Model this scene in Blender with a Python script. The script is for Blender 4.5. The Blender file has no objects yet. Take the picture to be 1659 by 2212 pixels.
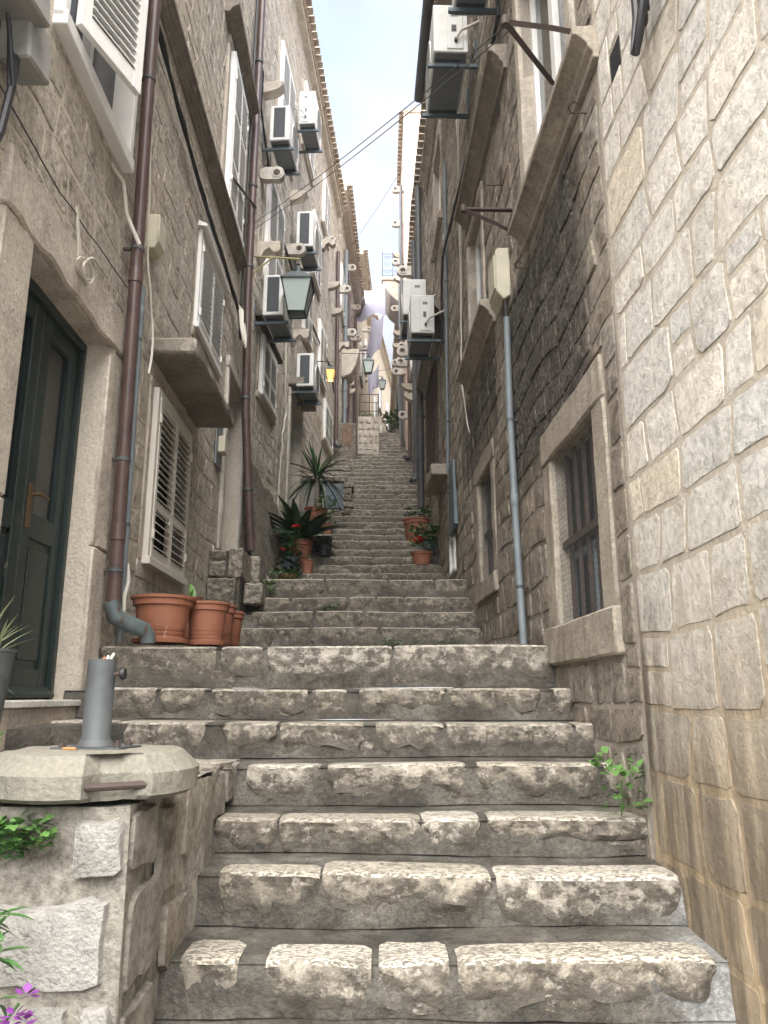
import bpy, bmesh, math, random
from mathutils import Vector, Matrix, noise as mnoise

# ------------------------------------------------------------------ camera, sky, sun, exposure
scene = bpy.context.scene
col = scene.collection
R = random.Random(11)
PITCH = math.radians(13.45)
cam_data = bpy.data.cameras.new("camera")
cam = bpy.data.objects.new("camera", cam_data)
col.objects.link(cam)
cam.location = (0, 0, 0)
cam.rotation_euler = (math.radians(90) + PITCH, 0, 0)
cam_data.sensor_fit = 'VERTICAL'
cam_data.sensor_height = 36.0
cam_data.lens = 36.0 * 1660 / 2212
cam_data.clip_start = 0.05
cam_data.clip_end = 2000
scene.camera = cam

SUN_EL, SUN_AZ = math.radians(58), math.radians(198)     # azimuth clockwise from +Y (up the alley): behind, a little left
CLOUD = 1.38
world = bpy.data.worlds.new("World")
scene.world = world
world.use_nodes = True
wn, wl = world.node_tree.nodes, world.node_tree.links
wn.clear()
w_out = wn.new('ShaderNodeOutputWorld'); w_bg = wn.new('ShaderNodeBackground')
w_sky = wn.new('ShaderNodeTexSky'); w_sky.sky_type = 'NISHITA'; w_sky.sun_disc = False
w_sky.sun_elevation = SUN_EL; w_sky.sun_rotation = SUN_AZ
w_sky.air_density = 1.0; w_sky.dust_density = 1.5; w_sky.ozone_density = 1.0
w_tc = wn.new('ShaderNodeTexCoord'); w_map = wn.new('ShaderNodeMapping')
w_map.inputs['Scale'].default_value = (1.0, 1.0, 1.6)
w_map.inputs['Location'].default_value = (0.35, 0.2, 0.62)
w_no = wn.new('ShaderNodeTexNoise'); w_no.inputs['Scale'].default_value = 2.6
w_no.inputs['Detail'].default_value = 6; w_no.inputs['Roughness'].default_value = 0.5
w_ramp = wn.new('ShaderNodeValToRGB')
w_ramp.color_ramp.elements[0].position = 0.36; w_ramp.color_ramp.elements[0].color = (0.45, 0.45, 0.45, 1)
w_ramp.color_ramp.elements[1].position = 0.66; w_ramp.color_ramp.elements[1].color = (1, 1, 1, 1)
w_mix = wn.new('ShaderNodeMix'); w_mix.data_type = 'RGBA'
wl.new(w_tc.outputs['Generated'], w_map.inputs['Vector']); wl.new(w_map.outputs['Vector'], w_no.inputs['Vector'])
wl.new(w_no.outputs['Fac'], w_ramp.inputs['Fac']); wl.new(w_ramp.outputs['Color'], w_mix.inputs['Factor'])
wl.new(w_sky.outputs['Color'], w_mix.inputs[6])
w_no2 = wn.new('ShaderNodeTexNoise'); w_no2.inputs['Scale'].default_value = 4.2; w_no2.inputs['Detail'].default_value = 5
w_r2 = wn.new('ShaderNodeValToRGB')      # grey to lit cloud, in the sky texture's own units
w_r2.color_ramp.elements[0].position = 0.38; w_r2.color_ramp.elements[0].color = (CLOUD * .62, CLOUD * .66, CLOUD * .72, 1)
w_r2.color_ramp.elements[1].position = 0.62; w_r2.color_ramp.elements[1].color = (CLOUD * 1.15, CLOUD * 1.15, CLOUD * 1.15, 1)
wl.new(w_map.outputs['Vector'], w_no2.inputs['Vector']); wl.new(w_no2.outputs['Fac'], w_r2.inputs['Fac']); wl.new(w_r2.outputs['Color'], w_mix.inputs[7])
wl.new(w_mix.outputs[2], w_bg.inputs['Color'])
w_bg.inputs['Strength'].default_value = 0.05
wl.new(w_bg.outputs['Background'], w_out.inputs['Surface'])

sun_data = bpy.data.lights.new("sun", 'SUN')
sun_data.energy = 1.5; sun_data.angle = math.radians(85); sun_data.color = (1.0, 0.965, 0.915)
sun = bpy.data.objects.new("sun", sun_data); col.objects.link(sun)
_d = Vector((-math.sin(SUN_AZ) * math.cos(SUN_EL), -math.cos(SUN_AZ) * math.cos(SUN_EL), -math.sin(SUN_EL)))
sun.rotation_euler = _d.to_track_quat('-Z', 'Y').to_euler()
sun.location = (0, -5, 20)

vs = scene.view_settings
vs.view_transform = 'Standard'; vs.look = 'None'; vs.gamma = 1.0; vs.use_curve_mapping = False
vs.exposure = 3.78
scene.cycles.max_bounces = 8; scene.cycles.diffuse_bounces = 5; scene.cycles.glossy_bounces = 3
scene.cycles.transparent_max_bounces = 8; scene.cycles.transmission_bounces = 4
scene.cycles.use_denoising = True
scene.cycles.caustics_reflective = False; scene.cycles.caustics_refractive = False

# ------------------------------------------------------------------ materials
class G:
    def __init__(s, name):
        s.m = bpy.data.materials.new(name); s.m.use_nodes = True
        s.t = s.m.node_tree; s.b = s.t.nodes['Principled BSDF']
    def n(s, typ, ins=None, out=0, **pr):
        nd = s.t.nodes.new(typ)
        for k, v in pr.items(): setattr(nd, k, v)
        for k, v in (ins or {}).items(): s.put(nd.inputs[k], v)
        return nd.outputs[out]
    def put(s, sock, v):
        if isinstance(v, bpy.types.NodeSocket): s.t.links.new(v, sock)
        else: sock.default_value = v
    def pos(s): return s.n('ShaderNodeNewGeometry')
    def nz(s): return s.n('ShaderNodeSeparateXYZ', {0: s.n('ShaderNodeNewGeometry', out=1)}, out=2)
    def xyz(s, i): return s.n('ShaderNodeSeparateXYZ', {0: s.pos()}, out=i)
    def map(s, sc, loc=(0, 0, 0)): return s.n('ShaderNodeMapping', {'Vector': s.pos(), 'Scale': sc, 'Location': loc})
    def noise(s, scale, detail=4, rough=.55, vec=None, dist=0.):
        return s.n('ShaderNodeTexNoise', {'Vector': vec or s.pos(), 'Scale': scale, 'Detail': detail, 'Roughness': rough, 'Distortion': dist})
    def vor(s, scale, vec=None, feature='F1'):
        return s.n('ShaderNodeTexVoronoi', {'Vector': vec or s.pos(), 'Scale': scale}, feature=feature)
    def ramp(s, f, stops, interp='LINEAR'):
        nd = s.t.nodes.new('ShaderNodeValToRGB'); r = nd.color_ramp; r.interpolation = interp
        while len(r.elements) < len(stops): r.elements.new(.5)
        for e, (p, c) in zip(r.elements, stops):
            e.position = p; e.color = (c, c, c, 1) if isinstance(c, (int, float)) else (*c, 1)
        s.put(nd.inputs[0], f); return nd.outputs[0]
    def mix(s, f, a, b, blend='MIX'):
        nd = s.t.nodes.new('ShaderNodeMix'); nd.data_type = 'RGBA'; nd.blend_type = blend
        for k, v in ((0, f), (6, a), (7, b)):
            if isinstance(v, tuple) and len(v) == 3: v = (*v, 1)
            s.put(nd.inputs[k], v)
        return nd.outputs[2]
    def ma(s, op, a, b=0.5, clamp=False):
        nd = s.t.nodes.new('ShaderNodeMath'); nd.operation = op; nd.use_clamp = clamp
        s.put(nd.inputs[0], a); s.put(nd.inputs[1], b); return nd.outputs[0]
    def sm(s, v, lo, hi):
        nd = s.t.nodes.new('ShaderNodeMapRange'); nd.interpolation_type = 'SMOOTHSTEP'
        s.put(nd.inputs[0], v); nd.inputs[1].default_value = lo; nd.inputs[2].default_value = hi; return nd.outputs[0]
    def attr(s, name): return s.n('ShaderNodeAttribute', out=2, attribute_name=name)
    def bump(s, h, dist=.01, st=1.):
        o = s.n('ShaderNodeBump', {'Height': h, 'Distance': dist, 'Strength': st}); s.put(s.b.inputs['Normal'], o); return o
    def fin(s, color, rough=.8, metal=0., spec=.3):
        if isinstance(color, tuple) and len(color) == 3: color = (*color, 1)
        s.put(s.b.inputs['Base Color'], color); s.put(s.b.inputs['Roughness'], rough)
        s.b.inputs['Metallic'].default_value = metal; s.b.inputs['Specular IOR Level'].default_value = spec
        return s.m

def rubble(name, stops, dirt=(.10, .082, .062), dirt_lo=.52, dirt_hi=.72, bump=.014, fine=(.62, 1.16), extra=None, big=.30, smear=None, freq=26, streak=.4):
    g = G(name)
    t = g.ma('ADD', g.attr('tint'), g.ma('MULTIPLY', g.ma('SUBTRACT', g.noise(2.2, 3), .5), big))
    c = g.ramp(t, stops)
    n1 = g.noise(freq, 10, .74)
    c = g.mix(1., c, g.ramp(n1, [(.36, fine[0] - .12), (.52, (fine[0] + fine[1]) / 2 + .06), (.66, fine[1])]), 'MULTIPLY')  # hollows of the bump darkened in colour: pit dirt plus painted cavity shade
    c = g.mix(1., c, g.ramp(g.noise(10, 6, .7, dist=.5), [(.3, fine[0] + .04), (.68, fine[1] + .06)]), 'MULTIPLY')
    pk = g.n('ShaderNodeTexVoronoi', {'Vector': g.pos(), 'Scale': 17., 'Randomness': 1.})
    c = g.mix(g.ma('MULTIPLY', g.ma('SUBTRACT', 1., g.sm(g.ma('ADD', pk, g.ma('MULTIPLY', g.noise(7, 2), .42)), .26, .33)), .7), c, dirt)
    if smear: c = g.mix(g.sm(g.noise(4.2, 7, .72, g.map((1, 1, 1), (7, 3, 1))), .56, .61), c, smear)
    c = g.mix(g.sm(g.noise(5.5, 7, .66), dirt_lo, dirt_hi), c, dirt)
    st = g.noise(1., 5, .6, g.map((5.5, 5.5, .7)))
    c = g.mix(g.ma('MULTIPLY', g.sm(st, .5, .75), streak), c, (.19, .165, .135))
    c = g.mix(g.ma('MULTIPLY', g.sm(g.noise(1.3, 4), .52, .68), .22), c, (.46, .36, .235))
    if extra: c = extra(g, c)
    h = g.ma('ADD', g.ma('MULTIPLY', n1, .9), g.ma('MULTIPLY', g.noise(6, 4, .6), .5))
    g.bump(g.ma('MULTIPLY', h, g.ma('ADD', .45, g.attr('tint'))), bump * 2.8, 1.)
    return g.fin(c, .88, 0, .2)

def soot(g, c):
    y, z = g.xyz(1), g.xyz(2)
    # rain-washed soot under the long cornice and down the middle of the wall
    a = g.ma('MULTIPLY', g.sm(y, 3.35, 3.9), g.ma('SUBTRACT', 1., g.sm(y, 5.3, 6.3)))
    b = g.ma('MULTIPLY', g.sm(z, 0.9, 1.9), g.ma('SUBTRACT', 1., g.sm(z, 2.95, 3.3)))
    st = g.noise(1., 6, .62, g.map((7, 7, .9)))
    m1 = g.sm(g.ma('ADD', g.ma('MULTIPLY', g.ma('MULTIPLY', a, b), .55), g.ma('MULTIPLY', st, .6)), .48, .82)
    a2 = g.ma('MULTIPLY', g.sm(y, 5.6, 6.6), g.ma('SUBTRACT', 1., g.sm(y, 8.2, 9.5)))
    b2 = g.ma('MULTIPLY', g.sm(z, 1.9, 2.5), g.ma('SUBTRACT', 1., g.sm(z, 3.1, 3.4)))
    m2 = g.sm(g.ma('ADD', g.ma('MULTIPLY', g.ma('MULTIPLY', a2, b2), .45), g.ma('MULTIPLY', st, .6)), .5, .8)
    m3 = g.ma('MULTIPLY', g.sm(st, .52, .74), .5)
    m = g.ma('MAXIMUM', g.ma('MAXIMUM', m1, m2), m3)
    pit = g.sm(g.noise(30, 6, .7), .40, .60)
    m = g.ma('MULTIPLY', m, g.ma('ADD', .62, g.ma('MULTIPLY', pit, .38)))
    c = g.mix(g.ma('MULTIPLY', m, .92), c, (.034, .032, .031))
    fl = g.sm(g.noise(1., 5, .7, g.map((52, 52, 13))), .60, .66)
    return g.mix(g.ma('MULTIPLY', fl, .5), c, (.42, .385, .33))

def r0extra(g, c):
    # ochre iron stain and dark damp at the foot of the pale wall
    z, y = g.xyz(2), g.xyz(1)
    n = g.noise(2.6, 5, .6); st = g.noise(1., 6, .62, g.map((8, 8, 1.1)))
    foot = g.ma('SUBTRACT', 1., g.sm(g.ma('ADD', z, g.ma('MULTIPLY', n, .9)), -.2, 1.1))
    c = g.mix(g.ma('MULTIPLY', foot, .8), c, (.45, .33, .195))
    edge = g.ma('SUBTRACT', 1., g.sm(g.ma('SUBTRACT', g.ma('SUBTRACT', 3.45, y), g.ma('MULTIPLY', n, .5)), -.12, .22))
    low = g.ma('SUBTRACT', 1., g.sm(z, .1, .7))
    d = g.ma('MULTIPLY', g.ma('MAXIMUM', g.ma('MULTIPLY', edge, low), g.ma('MULTIPLY', foot, .75)), g.sm(st, .36, .60))
    return g.mix(g.ma('MULTIPLY', d, .85), c, (.075, .06, .047))

LSTOPS = [(0., (.42, .365, .295)), (.3, (.53, .47, .385)), (.6, (.60, .54, .45)), (.82, (.64, .56, .45)), (1., (.65, .61, .55))]
M = {}
M['stoneL'] = rubble('limestone_rubble_left', LSTOPS, dirt_lo=.56, dirt_hi=.76, smear=(.47, .42, .35))
M['stoneL2'] = rubble('limestone_rubble_mid', [(0., (.42, .375, .315)), (.4, (.55, .50, .43)), (.75, (.62, .57, .495)), (1., (.66, .62, .555))], dirt_lo=.56, dirt_hi=.76, smear=(.42, .37, .30))
M['stoneR0'] = rubble('pale_limestone', [(0., (.66, .565, .445)), (.2, (.80, .73, .625)), (.42, (.86, .81, .725)), (.8, (.88, .84, .76)), (1., (.89, .86, .80))],
                      dirt=(.52, .46, .38), dirt_lo=.60, dirt_hi=.8, fine=(.80, 1.16), freq=30, streak=.12, smear=(.72, .66, .57), extra=r0extra, bump=.018, big=.15)
M['stoneR1'] = rubble('sooty_limestone', [(0., (.27, .225, .175)), (.4, (.39, .34, .275)), (.75, (.47, .415, .345)), (1., (.54, .49, .42))],
                      dirt=(.12, .10, .08), dirt_lo=.48, dirt_hi=.70, extra=soot, bump=.018)
def mortar(name, c0, c1, extra=None, rough=.92):
    g = G(name)
    c = g.mix(g.noise(3.5, 6, .65), c0, c1)
    c = g.mix(1., c, g.ramp(g.noise(60, 5, .6), [(.3, .78), (.7, 1.1)]), 'MULTIPLY')
    if extra: c = extra(g, c)
    g.bump(g.ma('ADD', g.noise(40, 6, .65), g.ma('MULTIPLY', g.noise(7, 4), 1.2)), .012, .8)
    return g.fin(c, rough, 0, .2)
M['mortarL'] = mortar('lime_mortar_left', (.46, .405, .33), (.58, .52, .435))
M['mortarR0'] = mortar('lime_mortar_pale', (.36, .31, .245), (.56, .50, .415), r0extra)
M['mortarR1'] = mortar('lime_mortar_sooty', (.28, .245, .20), (.42, .375, .32), soot)
def dressed(name, c0, c1, stain=.5, extra=None):
    g = G(name)
    c = g.mix(g.noise(2.4, 5, .6), c0, c1)
    n1 = g.noise(44, 9, .74)
    c = g.mix(1., c, g.ramp(n1, [(.34, .68), (.66, 1.12)]), 'MULTIPLY')
    c = g.mix(1., c, g.ramp(g.noise(5, 7, .68), [(.34, .74), (.66, 1.1)]), 'MULTIPLY')
    st = g.noise(1., 5, .62, g.map((9, 9, 1.1)))
    c = g.mix(g.ma('MULTIPLY', g.sm(st, .5, .76), stain), c, (.12, .10, .08))
    c = g.mix(g.ma('MULTIPLY', g.sm(g.noise(4.2, 6, .7), .56, .68), .4), c, (.56, .51, .44))
    if extra: c = extra(g, c)
    g.bump(g.ma('ADD', n1, g.ma('MULTIPLY', g.noise(11, 5), .9)), .010, .9)
    return g.fin(c, .85, 0, .22)
M['trim'] = dressed('dressed_stone', (.46, .40, .325), (.57, .51, .435), .3)
M['trimP'] = dressed('pale_dressed_stone', (.50, .46, .40), (.60, .56, .50), .25)
M['trimD'] = dressed('weathered_ledge_stone', (.19, .165, .135), (.33, .29, .24), .6)
M['trimR'] = dressed('sooty_dressed_stone', (.30, .26, .205), (.45, .395, .325), .7)
def step_stone():
    g = G('worn_step_stone')
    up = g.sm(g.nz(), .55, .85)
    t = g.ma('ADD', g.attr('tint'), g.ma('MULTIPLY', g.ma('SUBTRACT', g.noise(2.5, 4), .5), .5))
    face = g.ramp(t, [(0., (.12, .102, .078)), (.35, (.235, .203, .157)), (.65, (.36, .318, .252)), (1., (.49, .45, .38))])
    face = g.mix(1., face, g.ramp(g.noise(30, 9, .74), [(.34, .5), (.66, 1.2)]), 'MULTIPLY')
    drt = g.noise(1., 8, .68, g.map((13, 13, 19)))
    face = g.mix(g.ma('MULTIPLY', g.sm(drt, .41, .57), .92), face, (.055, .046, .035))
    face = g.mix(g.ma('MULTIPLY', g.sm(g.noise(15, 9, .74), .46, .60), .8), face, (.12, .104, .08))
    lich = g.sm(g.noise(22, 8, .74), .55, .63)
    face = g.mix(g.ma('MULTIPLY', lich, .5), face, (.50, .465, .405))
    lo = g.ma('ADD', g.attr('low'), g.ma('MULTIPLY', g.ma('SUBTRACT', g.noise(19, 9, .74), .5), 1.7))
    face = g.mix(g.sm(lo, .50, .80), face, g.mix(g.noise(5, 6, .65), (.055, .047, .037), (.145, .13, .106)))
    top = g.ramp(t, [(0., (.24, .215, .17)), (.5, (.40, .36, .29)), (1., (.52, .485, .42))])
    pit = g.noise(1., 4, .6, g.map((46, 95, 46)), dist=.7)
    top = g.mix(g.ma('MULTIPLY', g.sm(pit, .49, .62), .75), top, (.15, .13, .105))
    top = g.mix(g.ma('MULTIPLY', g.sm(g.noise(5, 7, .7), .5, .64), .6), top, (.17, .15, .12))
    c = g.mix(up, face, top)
    h = g.ma('ADD', g.ma('MULTIPLY', g.noise(16, 8, .7), .9), g.ma('MULTIPLY', g.noise(60, 4), .25))
    hp = g.ma('MULTIPLY', g.ma('SUBTRACT', 1., g.sm(pit, .50, .62)), .35)
    g.bump(g.mix(up, h, hp), .022, .9)
    return g.fin(c, g.ramp(g.noise(6, 3), [(.3, .42), (.7, .78)]), 0, .4)
M['step'] = step_stone()
def step_mortar():
    g = G('damp_step_mortar')
    c = g.ramp(g.noise(3.2, 6, .62), [(.30, (.045, .040, .032)), (.44, (.09, .081, .067)), (.55, (.135, .123, .103)), (.64, (.19, .176, .15)), (.74, (.29, .275, .245))])
    # pale cement run along the foot of the right wall
    x, y = g.xyz(0), g.xyz(1)
    w = g.sm(g.ma('ADD', g.ma('ADD', x, g.ma('MULTIPLY', g.noise(4, 4), .5)), g.ma('MULTIPLY', g.ma('SUBTRACT', y, 2.6), -.45)), 1.0, 1.22)
    c = g.mix(g.ma('MULTIPLY', w, .8), c, (.40, .40, .385))
    n2 = g.noise(60, 8, .74)
    c = g.mix(1., c, g.ramp(n2, [(.34, .55), (.66, 1.3)]), 'MULTIPLY')
    c = g.mix(1., c, g.ramp(g.noise(12, 7, .7), [(.34, .65), (.66, 1.25)]), 'MULTIPLY')
    g.bump(g.ma('ADD', n2, g.ma('MULTIPLY', g.noise(11, 6, .65), 1.6)), .016, 1.)
    return g.fin(c, g.ramp(g.noise(5, 4), [(.35, .34), (.65, .8)]), 0, .4)
M['smortar'] = step_mortar()
def paint(name, c, rough=.5, wear=None, wear_c=(.3, .25, .2), metal=0., dirt=.25, scale=6.):
    g = G(name)
    cc = g.mix(g.ma('MULTIPLY', g.sm(g.noise(scale, 5, .6), .42, .72), dirt), (*c, 1), tuple(x * .45 for x in c))
    if wear: cc = g.mix(g.sm(g.noise(22, 7, .7, g.map((1, 1, .3))), wear, wear + .05), cc, wear_c)
    g.bump(g.noise(45, 4), .0015, .5)
    return g.fin(cc, rough, metal, .4)
M['white'] = paint('white_shutter_paint', (.74, .73, .71), .45, dirt=.15)
M['cream'] = paint('cream_shutter_paint', (.60, .565, .50), .5, dirt=.2)
M['green'] = paint('dark_green_door_paint', (.013, .023, .021), .42, .665, (.16, .14, .10), dirt=.4)
M['brown'] = paint('brown_drainpipe', (.085, .052, .047), .38, dirt=.5)
M['greyp'] = paint('grey_plastic_pipe', (.16, .185, .20), .5, dirt=.3)
M['darkp'] = paint('dark_grey_drainpipe', (.075, .075, .08), .45, dirt=.4)
M['copper'] = paint('tarnished_copper', (.12, .15, .155), .45, .56, (.10, .07, .06), .35, .5, 14)
M['black'] = paint('black_cable', (.016, .016, .018), .5)
M['iron'] = paint('rusty_iron', (.06, .042, .036), .7, .6, (.14, .07, .04))
M['galv'] = paint('galvanised_steel', (.085, .092, .094), .62, .64, (.26, .27, .28), .2, .6, 9)
M['terra'] = paint('terracotta_plastic', (.27, .105, .060), .65, .655, (.42, .30, .23), dirt=.4)
M['ac'] = paint('ac_casing', (.62, .62, .60), .45, dirt=.25)
M['acd'] = paint('dark_grille', (.03, .035, .042), .5)
M['actray'] = paint('ac_underside', (.17, .18, .19), .5)
M['boxgrey'] = paint('grey_cast_box', (.27, .265, .25), .6, .62, (.12, .115, .11), dirt=.6)
M['beige'] = paint('beige_plastic', (.50, .465, .36), .5, dirt=.2)
M['wire'] = paint('pale_cable', (.50, .47, .40), .55)
M['lampg'] = paint('green_black_lamp_metal', (.035, .05, .05), .4)
M['yellow'] = paint('yellowed_lamp_bracket', (.30, .26, .11), .6, .6, (.1, .06, .04))
M['blueg'] = paint('blue_grey_metal_sheet', (.085, .115, .13), .45, dirt=.5)
M['plaster'] = dressed('cream_plaster', (.56, .47, .36), (.66, .57, .45), .2)
M['pink'] = dressed('pink_plaster', (.60, .44, .38), (.68, .54, .47), .15)
M['rough'] = rubble('roughcast', [(0., (.13, .118, .10)), (.5, (.25, .225, .185)), (1., (.36, .33, .28))], bump=.03, freq=22, fine=(.5, 1.25), streak=.6)
M['conc'] = mortar('cast_concrete', (.17, .16, .13), (.28, .262, .215))
M['dcem'] = mortar('grey_cement', (.19, .185, .175), (.34, .335, .32))
M['tile'] = rubble('roof_tile', [(0., (.30, .235, .18)), (.5, (.40, .33, .265)), (1., (.48, .42, .35))], bump=.006)
M['dark'] = G('dark_interior').fin((.012, .013, .015), .8)  # near-black fill for window backs: the darkness of unlit rooms as a colour
M['soil'] = mortar('soil', (.03, .022, .015), (.06, .045, .03))
M['tabac'] = paint('cigarette_filter', (.45, .20, .08), .8)
M['paper'] = paint('cigarette_paper', (.75, .72, .66), .8)
M['marble'] = dressed('white_marble_sill', (.66, .64, .60), (.74, .72, .68), .1)
M['orange'] = paint('orange_net', (.70, .20, .08), .7)
def glass(name, c=(.010, .013, .014), rough=.14):
    g = G(name); return g.fin(c, rough, 0, .22)
M['glass'] = glass('dark_window_glass')
M['curtain'] = paint('white_net_curtain', (.55, .58, .62), .7, dirt=.1)
def leafm(name, c0, c1, rough=.4):
    g = G(name)
    c = g.mix(g.noise(18, 3), c0, c1)
    g.b.inputs['Subsurface Weight'].default_value = 0.
    return g.fin(c, rough, 0, .4)
M['leafd'] = leafm('dark_glossy_leaf', (.012, .030, .013), (.028, .062, .022), .3)
M['leafm'] = leafm('mid_green_leaf', (.035, .095, .025), (.07, .16, .04))
M['leafl'] = leafm('light_green_leaf', (.055, .135, .028), (.11, .21, .055), .5)
M['leafy'] = leafm('variegated_leaf', (.20, .26, .12), (.42, .46, .28), .5)
M['red'] = leafm('red_petal', (.50, .02, .025), (.62, .05, .04), .6)
M['purple'] = leafm('purple_petal', (.12, .018, .15), (.22, .05, .26), .6)
M['maroon'] = leafm('maroon_petal', (.10, .01, .03), (.18, .02, .05), .6)
def sheetm():
    g = G('lilac_bed_sheet'); t = g.t
    c = g.mix(g.noise(3, 3), (.66, .66, .86), (.74, .74, .90))
    g.fin(c, .8, 0, .1)
    tr = g.n('ShaderNodeBsdfTranslucent', {'Color': c}); ms = t.nodes.new('ShaderNodeMixShader'); ms.inputs[0].default_value = .45
    t.links.new(g.b.outputs[0], ms.inputs[1]); t.links.new(tr, ms.inputs[2])
    t.links.new(ms.outputs[0], t.nodes['Material Output'].inputs[0]); return g.m
M['sheet'] = sheetm()
def lampglass(name, c, emit=0., ec=(1, .6, .2)):
    g = G(name); g.fin(c, .25, 0, .5)
    if emit: g.b.inputs['Emission Color'].default_value = (*ec, 1); g.b.inputs['Emission Strength'].default_value = emit
    return g.m
M['lglass'] = lampglass('frosted_lamp_glass', (.40, .46, .44))
M['lit'] = lampglass('lit_lamp_glass', (.6, .45, .22), .085, (1., .50, .12))
M['mesh'] = paint('chicken_wire', (.07, .07, .066), .7)

# ------------------------------------------------------------------ mesh helpers
def prop(o, label=None, cat=None, group=None, kind=None):
    for k, v in (('label', label), ('category', cat), ('group', group), ('kind', kind)):
        if v: o[k] = v
    return o
def empty(name, loc=(0, 0, 0), rz=0., label=None, cat=None, group=None, kind=None):
    o = bpy.data.objects.new(name, None); o.empty_display_size = .1
    o.location = loc; o.rotation_euler = (0, 0, rz); col.objects.link(o)
    return prop(o, label, cat, group, kind)

class MB:
    """collects geometry in (along, out-from-wall, up) coordinates; side = -1 mirrors the second axis"""
    def __init__(s, side=1, oy=0., on=0., oz=0.): s.v = []; s.f = []; s.t = []; s.side = side; s.oy = oy; s.on = on; s.oz = oz; s.low = None
    def add(s, vs, fs, tint=.5):
        b = len(s.v); s.v += [tuple(v) for v in vs]; s.f += [tuple(b + i for i in f) for f in fs]; s.t += [tint] * len(fs); return s
    def box(s, x0, x1, y0, y1, z0, z1, tint=.5):
        return s.hexa([(x0, y0, z0), (x1, y0, z0), (x1, y1, z0), (x0, y1, z0), (x0, y0, z1), (x1, y0, z1), (x1, y1, z1), (x0, y1, z1)], tint)
    def hexa(s, p, tint=.5):
        return s.add(p, [(3, 2, 1, 0), (4, 5, 6, 7), (0, 1, 5, 4), (1, 2, 6, 5), (2, 3, 7, 6), (3, 0, 4, 7)], tint)
    def prism(s, poly, a0, a1, axis=0, tint=.5):
        """extrude a 2D polygon along axis (0: polygon in (y,z); 1: in (x,z); 2: in (x,y))"""
        n = len(poly)
        def pt(a, q): return (a, q[0], q[1]) if axis == 0 else (q[0], a, q[1]) if axis == 1 else (q[0], q[1], a)
        vs = [pt(a0, q) for q in poly] + [pt(a1, q) for q in poly]
        fs = [tuple(range(n))[::-1], tuple(range(n, 2 * n))] + [(i, (i + 1) % n, n + (i + 1) % n, n + i) for i in range(n)]
        return s.add(vs, fs, tint)
    def tube(s, pts, r, n=8, tint=.5, cap=True):
        pts = [Vector(p) for p in pts]; rr = r if isinstance(r, (list, tuple)) else [r] * len(pts)
        vs = []; up = None
        for i, p in enumerate(pts):
            d = (pts[min(i + 1, len(pts) - 1)] - pts[max(i - 1, 0)]).normalized()
            if up is None:
                up = Vector((0, 0, 1)) if abs(d.z) < .9 else Vector((1, 0, 0))
            a = d.cross(up).normalized(); up = a.cross(d).normalized()
            for k in range(n):
                q = 2 * math.pi * k / n
                vs.append(p + (a * math.cos(q) + up * math.sin(q)) * rr[i])
        fs = []
        for i in range(len(pts) - 1):
            for k in range(n):
                k2 = (k + 1) % n
                fs.append((i * n + k, i * n + k2, (i + 1) * n + k2, (i + 1) * n + k))
        if cap: fs += [tuple(range(n))[::-1], tuple((len(pts) - 1) * n + k for k in range(n))]
        return s.add(vs, fs, tint)
    def lathe(s, prof, c=(0, 0, 0), n=20, tint=.5, axis=2, cap=True):
        vs = []
        for r, h in prof:
            for k in range(n):
                q = 2 * math.pi * k / n; a, b = r * math.cos(q), r * math.sin(q)
                vs.append((c[0] + a, c[1] + b, c[2] + h) if axis == 2 else (c[0] + h, c[1] + a, c[2] + b) if axis == 0 else (c[0] + a, c[1] + h, c[2] + b))
        fs = [(i * n + k, i * n + (k + 1) % n, (i + 1) * n + (k + 1) % n, (i + 1) * n + k) for i in range(len(prof) - 1) for k in range(n)]
        if cap and prof[0][0] > 1e-5: fs.append(tuple(range(n))[::-1])
        if cap and prof[-1][0] > 1e-5: fs.append(tuple((len(prof) - 1) * n + k for k in range(n)))
        return s.add(vs, fs, tint)
    def grid(s, fn, nu, nv, tint=.5):
        vs = [fn(i / nu, j / nv) for j in range(nv + 1) for i in range(nu + 1)]
        fs = [(j * (nu + 1) + i, j * (nu + 1) + i + 1, (j + 1) * (nu + 1) + i + 1, (j + 1) * (nu + 1) + i) for j in range(nv) for i in range(nu)]
        return s.add(vs, fs, tint)
    def mesh(s, name, mat, smooth=False, bevel=0., seg=1):
        me = bpy.data.meshes.new(name)
        v = [(x - s.oy, s.side * (y - s.on), z - s.oz) for x, y, z in s.v]
        f = [tuple(reversed(q)) for q in s.f] if s.side < 0 else s.f
        me.from_pydata(v, [], f)
        a = me.attributes.new('tint', 'FLOAT', 'FACE'); a.data.foreach_set('value', s.t)
        if s.low: me.attributes.new('low', 'FLOAT', 'POINT').data.foreach_set('value', s.low)
        if bevel:
            bm = bmesh.new(); bm.from_mesh(me)
            es = [e for e in bm.edges if len(e.link_faces) == 2 and e.calc_face_angle(0) > .6]
            bmesh.ops.bevel(bm, geom=es, offset=bevel, segments=seg, affect='EDGES', profile=.6, clamp_overlap=True)
            bm.to_mesh(me); bm.free()
        me.materials.append(mat)
        if smooth:
            me.shade_smooth()
            if smooth == 'auto': me.set_sharp_from_angle(angle=math.radians(42))
            elif smooth == 'crisp': me.set_sharp_from_angle(angle=math.radians(22))
        return me
    def build(s, name, mat, parent=None, smooth=False, bevel=0., seg=1, loc=None):
        o = bpy.data.objects.new(name, s.mesh(name, mat, smooth, bevel, seg)); col.objects.link(o)
        if parent is not None: o.parent = parent
        if loc: o.location = loc
        return o
def link(name, me, parent, loc=(0, 0, 0), rot=(0, 0, 0)):
    o = bpy.data.objects.new(name, me); col.objects.link(o); o.parent = parent; o.location = loc; o.rotation_euler = rot; return o
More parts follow.
